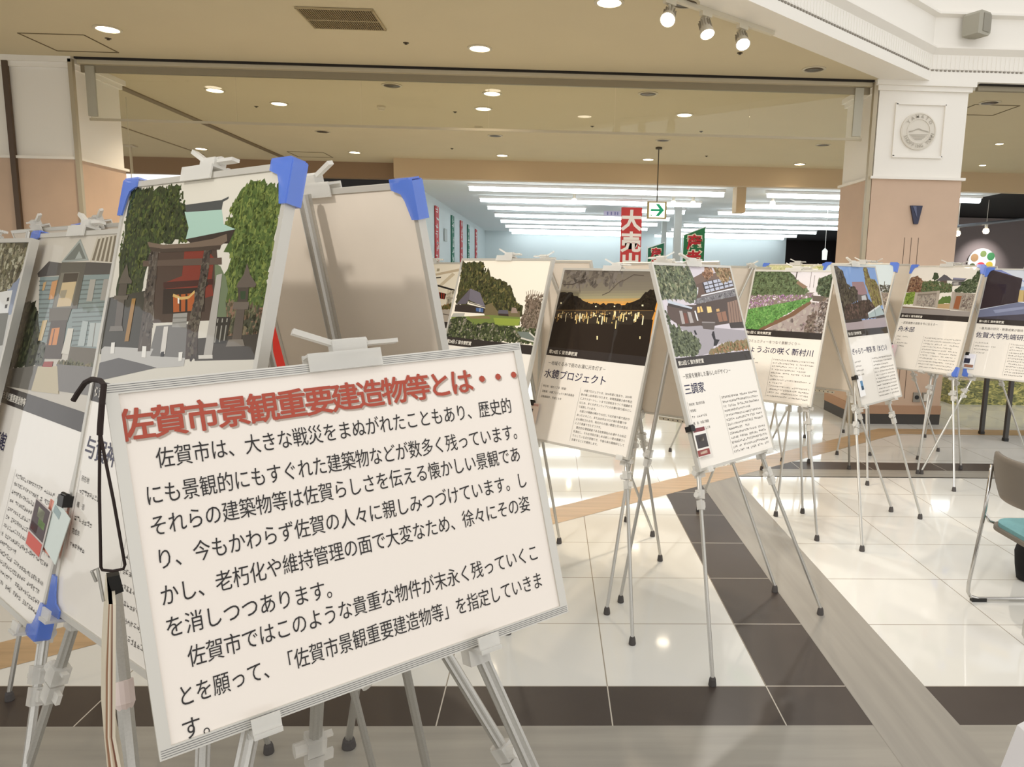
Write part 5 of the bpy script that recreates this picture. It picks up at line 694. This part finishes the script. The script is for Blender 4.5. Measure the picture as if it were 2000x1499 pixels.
def leaflet(key,label,u0,v0,pics,du=.075,hgt=.085,dz=.012,back=None):
    """leaflets held to a board's edge by a black clip"""
    x,y,z,yaw,lean,roll,w_,h_=PAN[key]; u,up,nn=frame_basis(x,y,z,yaw,lean,roll); p=Vector((x,y,z))-up*h_*v0+u*(u0-.5)*w_
    Mx=Matrix(((u.x,up.x,nn.x,p.x),(u.y,up.y,nn.y,p.y),(u.z,up.z,nn.z,p.z),(0,0,0,1))); r=empty('leaflet_stack',Mx=Mx); tag(r,label,'leaflets','leaflets clipped to the photo boards')
    a=MB(); a.box((0,-.004,.004),(.026,.022,.03),BLACK); a.cyl((-.012,.008,.012),(.012,.008,.012),.004,BLACK); a.build('bulldog_clip',r)
    for i,(ox,oy,rot,rgb,blocks) in enumerate(pics):
        a=MB(); Mr=Matrix.Translation((ox,oy,dz+.003*i))@Matrix.Rotation(rot,4,'Z')
        a.prism([(0,-hgt),(du,-hgt),(du,0),(0,0)],0,.0014,mat('leaf_%d_%d_%d'%rgb,rgb,rough=.4),M=Mr)
        for (bx0,by0,bx1,by1,c) in blocks: a.add([Mr@Vector((X_*du,-Y_*hgt,.0018)) for X_,Y_ in((bx0,by1),(bx1,by1),(bx1,by0),(bx0,by0))],[(0,1,2,3)],mat('leafink_%d_%d_%d'%c,c,rough=.4))
        a.build('leaflet',r)
    return r
PAN={'A': [-0.2947, 1.0434, 1.3699, 0.5795, 0.2831, 0.0488, 0.5857, 0.45],
 'B': [-0.6263, 1.3523, 1.662, -0.6596, 0.2319, 0.0021, 0.5707, 0.857],
 'C': [-1.1133, 1.7804, 1.5748, -0.6911, 0.2791, 0.0048, 0.6184, 0.857],
 'H': [-0.2151, 3.4702, 1.5635, -0.7325, 0.2863, 0.0008, 0.6101, 0.857],
 'K': [0.2898, 3.4151, 1.5252, -0.7136, 0.3083, -0.0002, 0.5961, 0.857],
 'M': [0.6102, 3.1329, 1.5491, 0.7578, 0.3355, -0.004, 0.5761, 0.857],
 'O': [1.5382, 4.5934, 1.5476, -0.7065, 0.3192, 0.006, 0.5331, 0.857],
 'Q': [1.8711, 4.4618, 1.5843, 0.7536, 0.2832, 0.0009, 0.6072, 0.857],
 'T': [3.0812, 5.6081, 1.6171, -1.0161, 0.3079, 0.0051, 0.5736, 0.857],
 'V': [3.5781, 5.3402, 1.5998, -0.8921, 0.3048, -0.0023, 0.6096, 0.857],
 'D': [-1.5409, 2.0544, 1.5604, -0.6085, 0.28, -0.0009, 0.6102, 0.857],
 'G': [-0.4731, 1.5499, 1.662, 2.482, 0.2319, 0.0, 0.5707, 0.857],
 'L': [0.5701, 3.6405, 1.5664, 2.4324, 0.2739, -0.0168, 0.5998, 0.857],
 'W': [1.7199, 4.8064, 1.5476, 2.4351, 0.3192, 0.0, 0.5331, 0.857],
 'P': [2.1387, 6.3504, 1.6183, -0.8022, 0.2868, 0.0004, 0.609, 0.857],
 'R': [2.4474, 5.7311, 1.6244, -0.9224, 0.3012, -0.0029, 0.6082, 0.857],
 'I': [-0.7951, 4.9119, 1.5547, -0.5784, 0.3137, 0.0054, 0.6121, 0.857],
 'J': [-0.0157, 3.9888, 1.5686, 2.4091, 0.2863, 0.0, 0.6101, 0.857],
 'N': [1.6605, 6.0406, 1.587, 3.8738, 0.2698, -0.0013, 0.61, 0.857],
 'S': [2.8054, 6.235, 1.6319, 2.2192, 0.3012, 0.0, 0.6082, 0.857],
 'U': [3.4643, 6.0674, 1.6241, 2.1255, 0.3079, 0.0, 0.5736, 0.857],
 'E': [-1.8886, 2.8055, 1.6297, 2.4713, 0.28, -0.0079, 0.6102, 0.857],
 'X': [-1.579, 2.6648, 1.6421, 2.3983, 0.28, 0.0067, 0.6095, 0.857]}
# --- the boards
panel('A','white title signboard with brick red heading and black Japanese text',text_fn=sign_text,name='title_signboard',cat='signboard',fw=.0135,grooved=True)
panel('B','tall photo board showing a stone torii gate and shrine, blue corner guards',blue=[(-1,1),(1,1),(-1,-1)],art='B',text_fn=poster_text(u'佐賀市景観重要建造物',None,u'与賀神社',[u'所在地','*8',u'構　造','*7',u'完成年','*6'],None,seed=2,lines=10))
panel('C','photo board showing a grey weatherboard western-style house, beside the torii board',blue=[(-1,1),(1,-1)],art='C',text_fn=poster_text(u'佐賀市景観重要建造物等',None,u'写真館',[],None,seed=3,lines=13))
panel('D','photo board cut by the left edge, showing brown trees and a white building',art='D',text_fn=poster_text(u'佐賀市景観重要建造物等',None,None,[],None,seed=4))
panel('G','tall grey board seen from behind, with one blue corner guard',blue=[(-1,1)])
panel('H','photo board showing a thatched farmhouse below a wooded hill',art='H',text_fn=poster_text(u'第24回 佐賀市景観賞',u'－山間を保ち',None,['*8','*10'],None,seed=5))
panel('I','photo board of a white plastered building, half hidden by the farmhouse board',art='I',text_fn=poster_text(u'第24回 佐賀市景観賞',None,None,[],None,seed=6))
panel('J','beige board back standing behind the farmhouse board')
KB=[u'　水鏡プロジェクトは、2016年度に始まり、2020年',u'秋の催しは5年目となります。佐賀県建築士会の有志',u'によりスタートし、いまでは赤松まちづくり協議会を',u'はじめ、多くのボランティアとの共働の取り組みとし',u'て成長しています。',u'　水面上の無数の明かりの灯しては天候や風で見計が',u'あったとのこと。また2020年はコロナ禍の影響で中',u'止も検討される中、地元からの強い要望と尽力の支え',u'により実施できたそうです。',u'　歴史的な環境資産である佐賀城址のお濠やその水辺',u'を演出し、それを市民が楽しめる新しい夜の景観づく',u'りとしている点が評価でき、今後も秋の風物詩として',u'定着することを期待します。']
panel('K','photo board showing lanterns on a moat at dusk under an orange horizon',art='K',text_fn=poster_text(u'第24回 佐賀市景観賞',u'－地域ぐるみで夜のお濠に光を灯す－',u'水鏡プロジェクト',[u'所在地：城内１丁目（南濠）',u'活動者：水鏡プロジェクト実行委員会',u'活動開始年：平成２８年'],KB))
panel('L','beige board back leaning behind the dusk moat board')
panel('M','photo board showing an old wooden house with a raked garden and dark statue',art='M',text_fn=poster_text(u'第23回 佐賀市景観賞',u'－民家を継承した暮らしのデザイン－',u'三調家',[u'所在地：富士町古湯',u'所有者：','*9',u'構　造：木造２階建',u'完成年：昭和１１年'],None,seed=8,lines=13))
panel('N','beige board back between the wooden house board and the irises board')
panel('O','photo board showing irises along a straight stream',art='O',text_fn=poster_text(u'第21回 佐賀市景観賞',u'－コミュニティーをつなぐ景観づくり－',u'しょうぶの咲く新村川',['*8','*10','*7'],None,seed=9,lines=12))
panel('P','photo board with pale green leaves and blue corners, just showing above the irises board',blue=[(-1,1),(1,1)],art='P')
panel('W','grey board back to the right of the irises board')
panel('Q','photo board showing poplars and a mauve roofed house under blue sky',art='Q',text_fn=poster_text(u'第21回 佐賀市景観賞',None,u'ぎゃらりー喫茶 葵（まどい）',['*7','*8','*9','*8'],None,seed=10,lines=12,title_sz=.04))
panel('R','photo board of open fields behind the poplars board, blue corner guards',blue=[(-1,1),(1,1)],art='R')
panel('S','grey board back left of the garden wall board')
panel('T','photo board showing a stone garden wall with pines and a tiled house',blue=[(-1,1),(1,1),(1,-1)],art='T',text_fn=poster_text(u'第14回 佐賀市景観賞',u'－武家屋敷の面影を今に伝える－',u'舟木邸',['*8','*3','*9','*7'],None,seed=11,lines=11))
panel('U','grey board back between the garden wall board and the dark building board')
panel('V','photo board at the right edge showing a dark angular university building',blue=[(-1,1),(-1,-1)],art='V',text_fn=poster_text(u'第11回 佐賀市景観賞',u'－最先端の研究・教育成果が期待',u'佐賀大学先端研究',['*8','*13','*9','*7'],None,seed=12,lines=12))
panel('E','grey board back at far left, behind the brown trees board')
panel('X','grey board back behind the weatherboard house board',blue=[(1,1)])
for k,lab,kw in [('A', 'near easel carrying the white title signboard', {'rr': 1.25}),
('B', 'easel carrying the torii photo board', {'rr': 1.15}),
('C', 'easel carrying the weatherboard house photo board', {'rr': 1.1}),
('D', 'easel carrying the brown trees photo board at the left edge', {}),
('G', 'easel of the tall grey board seen from behind', {'re': (-0.289, 1.787), 'low': 0.5, 'rr': 1.5}),
('H', 'easel carrying the thatched farmhouse photo board', {'re': (0.069, 3.878)}),
('I', 'easel carrying the white plastered building photo board', {}),
('J', 'easel of the beige board behind the farmhouse board', {}),
('K', 'easel carrying the dusk moat photo board', {'fr': (0.318, 2.718), 're': (0.602, 3.638)}),
('L', 'easel of the beige board behind the dusk moat board', {'re': (0.272, 3.028), 'fl': (1.101, 3.263), 'tray': True}),
('M', 'easel carrying the wooden house photo board', {'fl': (0.62, 2.462), 'fr': (1.245, 3.021), 're': (0.345, 3.146)}),
('N', 'easel of the beige board left of the irises board', {}),
('O', 'easel carrying the irises photo board', {'fr': (1.521, 3.905), 'fl': (0.916, 4.386), 're': (1.643, 4.434)}),
('P', 'easel carrying the pale green leaves photo board', {}),
('W', 'easel of the grey board right of the irises board', {'fl': (2.245, 4.48), 're': (1.45, 4.37), 'tray': True}),
('Q', 'easel carrying the poplars photo board', {'fl': (1.756, 3.793), 'fr': (2.386, 4.325), 're': (2.397, 5.522)}),
('R', 'easel carrying the open fields photo board', {}),
('S', 'easel of the grey board left of the garden wall board', {}),
('T', 'easel carrying the garden wall photo board', {'fr': (2.848, 4.899), 'fl': (2.894, 5.407), 're': (3.324, 5.558)}),
('U', 'easel of the grey board right of the garden wall board', {}),
('V', 'easel carrying the dark university building photo board', {}),
('E', 'easel of the grey board at far left', {}),
('X', 'easel of the grey board behind the weatherboard house board', {})]: easel(k,lab,**kw)
G1=[(0,0,0,(236,232,226),[(.05,.05,.95,.18,(120,50,56)),(.1,.28,.95,.72,(60,54,56)),(.3,.35,.7,.5,(170,160,150)),(.0,.78,.95,.98,(140,60,56)),(.2,.83,.75,.92,(220,190,170))])]
leaflet('M','leaflets with a dark picture clipped to the wooden house board',.0,.795,G1,du=.085,hgt=.12)
leaflet('K','pale pink leaflets clipped to the dusk moat board',-.005,.795,[(0,0,.0,(222,204,190),[(.0,.3,.35,.6,(50,40,40)),(.1,.05,.9,.15,(190,150,140))])],du=.05,hgt=.1)
leaflet('Q','leaflet with a blue picture clipped to the poplars board',-.02,.79,[(0,0,.05,(236,234,232),[(.45,.25,.9,.7,(80,130,170)),(.5,.5,.85,.7,(60,66,60))])],du=.075,hgt=.12)
leaflet('T','pink and white leaflet clipped to the garden wall board',.0,.775,[(0,0,0,(240,222,226),[(.1,.1,.5,.95,(236,170,190))])],du=.06,hgt=.11)
leaflet('V','leaflets with a dark blue picture clipped to the university board',.0,.8,[(-.02,-.01,.02,(206,214,226),[]),(-.02,0,0,(236,236,240),[(.1,.05,.9,.35,(226,226,236)),(.1,.35,.6,.7,(40,44,66)),(.2,.78,.95,.98,(150,110,90))])],du=.085,hgt=.11)
leaflet('B','fan of leaflets with flower pictures clipped to the torii board edge',.0,.745,[(-.06,-.012,-.12,(226,150,130),[(.55,.5,.9,.85,(214,70,60)),(.0,.0,.1,1,(206,130,110))]),(-.03,-.004,-.3,(214,224,218),[(.1,.1,.5,.25,(150,170,170))]),(-.115,-.02,-.14,(206,196,190),[(.05,.02,.95,.66,(62,40,44)),(.3,.1,.7,.3,(220,226,190)),(.45,.3,.85,.44,(150,190,110)),(.1,.45,.5,.62,(130,50,50)),(.05,.7,.95,.96,(206,80,66))])],du=.085,hgt=.1)
# --- cord, clip and hanging papers at the title sign's left edge

hc=empty('lanyard',(-0.5339, 0.86, 1.1252)); tag(hc,'dark brown cord loop hung over the signboard corner','cord')
a=MB(); a.tube([(-0.5878, 0.9, 1.3324), (-0.5814, 0.9, 1.3421), (-0.5653, 0.89, 1.3567), (-0.5502, 0.88, 1.3628), (-0.5314, 0.865, 1.3634), (-0.5216, 0.855, 1.3602), (-0.5226, 0.85, 1.3379), (-0.5263, 0.85, 1.3134), (-0.5278, 0.85, 1.3011)],.0033,CORD); a.build('cord_hook',hc,off=hc.location)
a=MB(); a.tube([(-0.5278, 0.85, 1.3011), (-0.5337, 0.85, 1.2324), (-0.5393, 0.85, 1.1373), (-0.5378, 0.85, 1.1334), (-0.5257, 0.85, 1.1322), (-0.5127, 0.85, 1.1349), (-0.5105, 0.85, 1.1401), (-0.5179, 0.85, 1.2199), (-0.5258, 0.85, 1.2887), (-0.5273, 0.85, 1.3072)],.0018,CORD); a.build('cord_loop',hc,off=hc.location)
ps=empty('paper_sheaf',(-0.5359, 0.86, 1.0986)); tag(ps,'sheaf of papers seen edge-on hanging from the cord by a bulldog clip','papers')
a=MB(); c0=Vector((-0.5325, 0.86, 1.1119)); a.prism([(-.006,.012),(.007,.012),(.010,-.010),(-.002,-.013)],-.008,.008,BLACK,M=Matrix.Translation(c0)@Matrix.Rotation(.6,4,'Z')@MR); a.tube([c0+Vector((-.006,-.022,.012)),c0+Vector((-.009,-.024,.026)),c0+Vector((-.002,-.024,.03)),c0+Vector((.002,-.024,-.012))],.0018,ALU); a.build('bulldog_clip',ps,off=ps.location)

for rgb,pts in [((214, 204, 182), [(-0.5391, 0.86, 1.1052), (-0.5502, 0.86, 1.0173), (-0.5572, 0.86, 0.9338), (-0.5562, 0.86, 0.8631), (-0.5544, 0.86, 0.8188)]), ((150, 112, 86), [(-0.5379, 0.86, 1.1052), (-0.5483, 0.86, 1.0173), (-0.5553, 0.86, 0.9338), (-0.5543, 0.86, 0.8631), (-0.5525, 0.86, 0.8188)]), ((226, 218, 200), [(-0.5367, 0.86, 1.1052), (-0.5458, 0.86, 1.0173), (-0.5528, 0.86, 0.9338), (-0.5504, 0.86, 0.8631), (-0.5486, 0.86, 0.8187)]), ((206, 186, 160), [(-0.5354, 0.86, 1.1052), (-0.5439, 0.86, 1.0173), (-0.5509, 0.86, 0.9338), (-0.5472, 0.86, 0.8631), (-0.5453, 0.86, 0.8187)]), ((120, 78, 60), [(-0.5342, 0.86, 1.1052), (-0.5421, 0.86, 1.0173), (-0.549, 0.86, 0.9338), (-0.5434, 0.86, 0.8631), (-0.5415, 0.86, 0.8187)]), ((222, 212, 192), [(-0.533, 0.86, 1.1053), (-0.5402, 0.86, 1.0173), (-0.5471, 0.86, 0.9337), (-0.5402, 0.86, 0.8631), (-0.5382, 0.86, 0.8187)])]:
    a=MB(); vs=[];th=.0016
    for x,y,z in pts: L=math.hypot(x,y); ex,ey=x/L*.05,y/L*.05; nx,ny=y/L*th,-x/L*th; vs+=[(x-nx-ex,y-ny-ey,z),(x+nx-ex,y+ny-ey,z),(x+nx+ex,y+ny+ey,z),(x-nx+ex,y-ny+ey,z)]
    fs=[]
    for i in range(len(pts)-1):
        for k in range(4): fs.append((4*i+k,4*i+(k+1)%4,4*i+4+(k+1)%4,4*i+4+k))
    fs+=[(3,2,1,0),tuple(4*len(pts)-4+k for k in range(4))]
    a.add(vs,fs,mat('sheaf_%d_%d_%d'%rgb,rgb,rough=.7)); a.build('sheet',ps,off=ps.location)

pt,pf=Vector((-0.6195, 1.0, 1.0348)),Vector((-0.3978, 0.676, 0.0)); po=empty('aluminium_pole',pf); tag(po,'grey aluminium pole with torn pale paper, left of the title signboard','pole')
a=MB(); a.cyl(pf-pf+Vector((0,0,0)),pt-pf,.0105,ALU,n=14,flute=.1); a.build('tube',po,smooth=False)
q0=pt.lerp(pf,0.252)-pf
a=MB(); a.cyl(pt.lerp(pf,0.1104)-pf,pt.lerp(pf,0.1385)-pf,.0135,mat('torn_paper',(228,212,206),rough=.8),n=14); a.cyl(pt.lerp(pf,0.1385)-pf,pt.lerp(pf,0.1490)-pf,.0132,MATS['torn_paper'],r2=.008,n=14); a.build('torn_paper',po)

# ---------------------------------------------------------------- chair
CH=mat('chrome',(200,198,194),rough=.12,metal=1); CB=mat('grey_brown_shell',(112,104,94),rough=.55); TEAL=mat('teal_fabric',(108,154,158),rough=.9,noise=.06,nscale=90)
ch=empty('stacking_chair',(2.25,2.97,0)); ch.scale=(1,1,.9); tag(ch,'stacking chair with grey shell back, teal seat and chrome sled legs','chair')
a=MB(); n=14; prof=[]
vs=[];fs=[]
for j in range(9):
    zz=.60+.23*j/8; half=.235-.03*((j-4)/4)**2 
    for i in range(n+1):
        t=-1+2*i/n; yy=half*t; xx=-.235+.075*t*t-.035*(j/8)+ (0.0 if 0 else 0); 
        cut=.03*max(0,(abs(t)-.6)/.4)**2*(1 if j==8 else -1 if j==0 else 0); vs.append((xx,yy,zz-cut))
for j in range(8):
    for i in range(n): k=j*(n+1)+i; fs.append((k,k+1,k+n+2,k+n+1))
m_=len(vs); vs+=[(x+.014,y,z) for x,y,z in vs]; fs+=[tuple(m_+q for q in reversed(f)) for f in list(fs)]
for j in range(8):
    for i in(0,n): k=j*(n+1)+i; fs.append((k,k+n+1,m_+k+n+1,m_+k))
for i in range(n):
    for j in(0,8): k=j*(n+1)+i; fs.append((k,k+1,m_+k+1,m_+k))
a.add(vs,fs,CB); a.build('backrest',ch,smooth=True)
def rr_(hx,hy,r,nn_=6):
    q=[]
    for cx,cy,a0 in((hx-r,hy-r,0),(-hx+r,hy-r,90),(-hx+r,-hy+r,180),(hx-r,-hy+r,270)):
        for i in range(nn_+1): an=math.radians(a0+90*i/nn_); q.append((cx+r*math.cos(an),cy+r*math.sin(an)))
    return q
a=MB(); a.prism([(x+.02,y) for x,y in rr_(.22,.225,.1)],.415,.435,CB); a.build('seat_shell',ch)
a=MB(); a.prism([(x+.02,y) for x,y in rr_(.205,.21,.09)],.435,.455,TEAL); a.build('seat_pad',ch)
for s_ in(-1,1):
    y=s_*.205
    a=MB(); pts=[(-.235,y*1.02,.78),(-.205,y*1.02,.6),(-.2,y,.47),(-.255,y,.08)]
    pts=[(-.205,y,.74),(-.215,y,.5)]+[(-.255+.0,y,.10),(-.254,y,.05),(-.24,y,.025),(-.2,y,.014),(.2,y,.014),(.235,y,.025),(.245,y,.05),(.19,y,.40)]
    a.tube(pts,.0085,CH,n=10); a.build('sled_leg',ch,smooth=True)
    a=MB(); a.tube([(-.215,y,.49),(-.19,y,.44),(-.12,y,.412),(.15,y,.412)],.008,CH,n=10); a.build('seat_rail',ch,smooth=True)
    for x in(-.2,.2):
        a=MB(); a.box((x,y,.009),(.07,.022,.018),BLACK); a.build('foot_cap',ch)
bg=MB(); bg.lathe([(.0001,.0),(.05,.01),(.062,.1),(.07,.2),(.055,.3),(.02,.36),(.0001,.365)],(0,0,0),mat('black_cloth',(20,19,20),rough=.9),n=18); ob=bg.build('black_shape',smooth=True); ob.location=(2.45,3.42,.0); ob.scale=(1,1,.72); tag(ob,'black rounded stand-in shape on the floor behind the teal seated chair','bag')  # rounded stand-in for an unidentified dark shape by the chair
# white cloth covered table at the lower right corner
tc_=empty('cloth_table',(1.55,.75,0)); tag(tc_,'table corner under a white cloth at the lower right edge','table')
WC=mat('white_cloth',(240,238,240),rough=.9); a=MB(); x0,y1=.868,1.17
pts=[];N_=24
def ring(z,flare):
    q=[]
    for (ax,ay),(bx,by) in zip([(x0,.2),(x0,y1),(2.3,y1)],[(x0,y1),(2.3,y1),(2.3,.2)]):
        for i in range(12): t=i/12; q.append((ax+(bx-ax)*t,ay+(by-ay)*t))
    q.append((2.3,.2))
    return [(x+(flare*(-1 if x<x0+.01 else 0))+.012*flare/.05*math.sin(9*y+7*x),y+(flare if y>y1-.01 else 0)+.012*flare/.05*math.sin(11*x+5*y),z) for x,y in q]
r0=ring(.72,0); r1=ring(.705,.008); r2=ring(.35,.05); r3=ring(.06,.07); K=len(r0); allv=r0+r1+r2+r3; fs=[]
for j in range(3):
    for i in range(K-1): fs.append((j*K+i,j*K+i+1,(j+1)*K+i+1,(j+1)*K+i))
fs.append(tuple(range(K-1,-1,-1))); a.add(allv,fs,WC); ob=a.build('tablecloth',tc_,off=(1.55,.75,0))
a=MB(); a.box((.03,-.06,.7),(1.4,.98,.03),mat('table_top_grey',(150,146,140))); a.build('tabletop',tc_)
for x,y in((-.62,.38),(.7,.38),(-.62,-.5),(.7,-.5)):
    a=MB(); a.cyl((x,y,0),(x,y,.69),.018,ALU); a.build('leg',tc_)
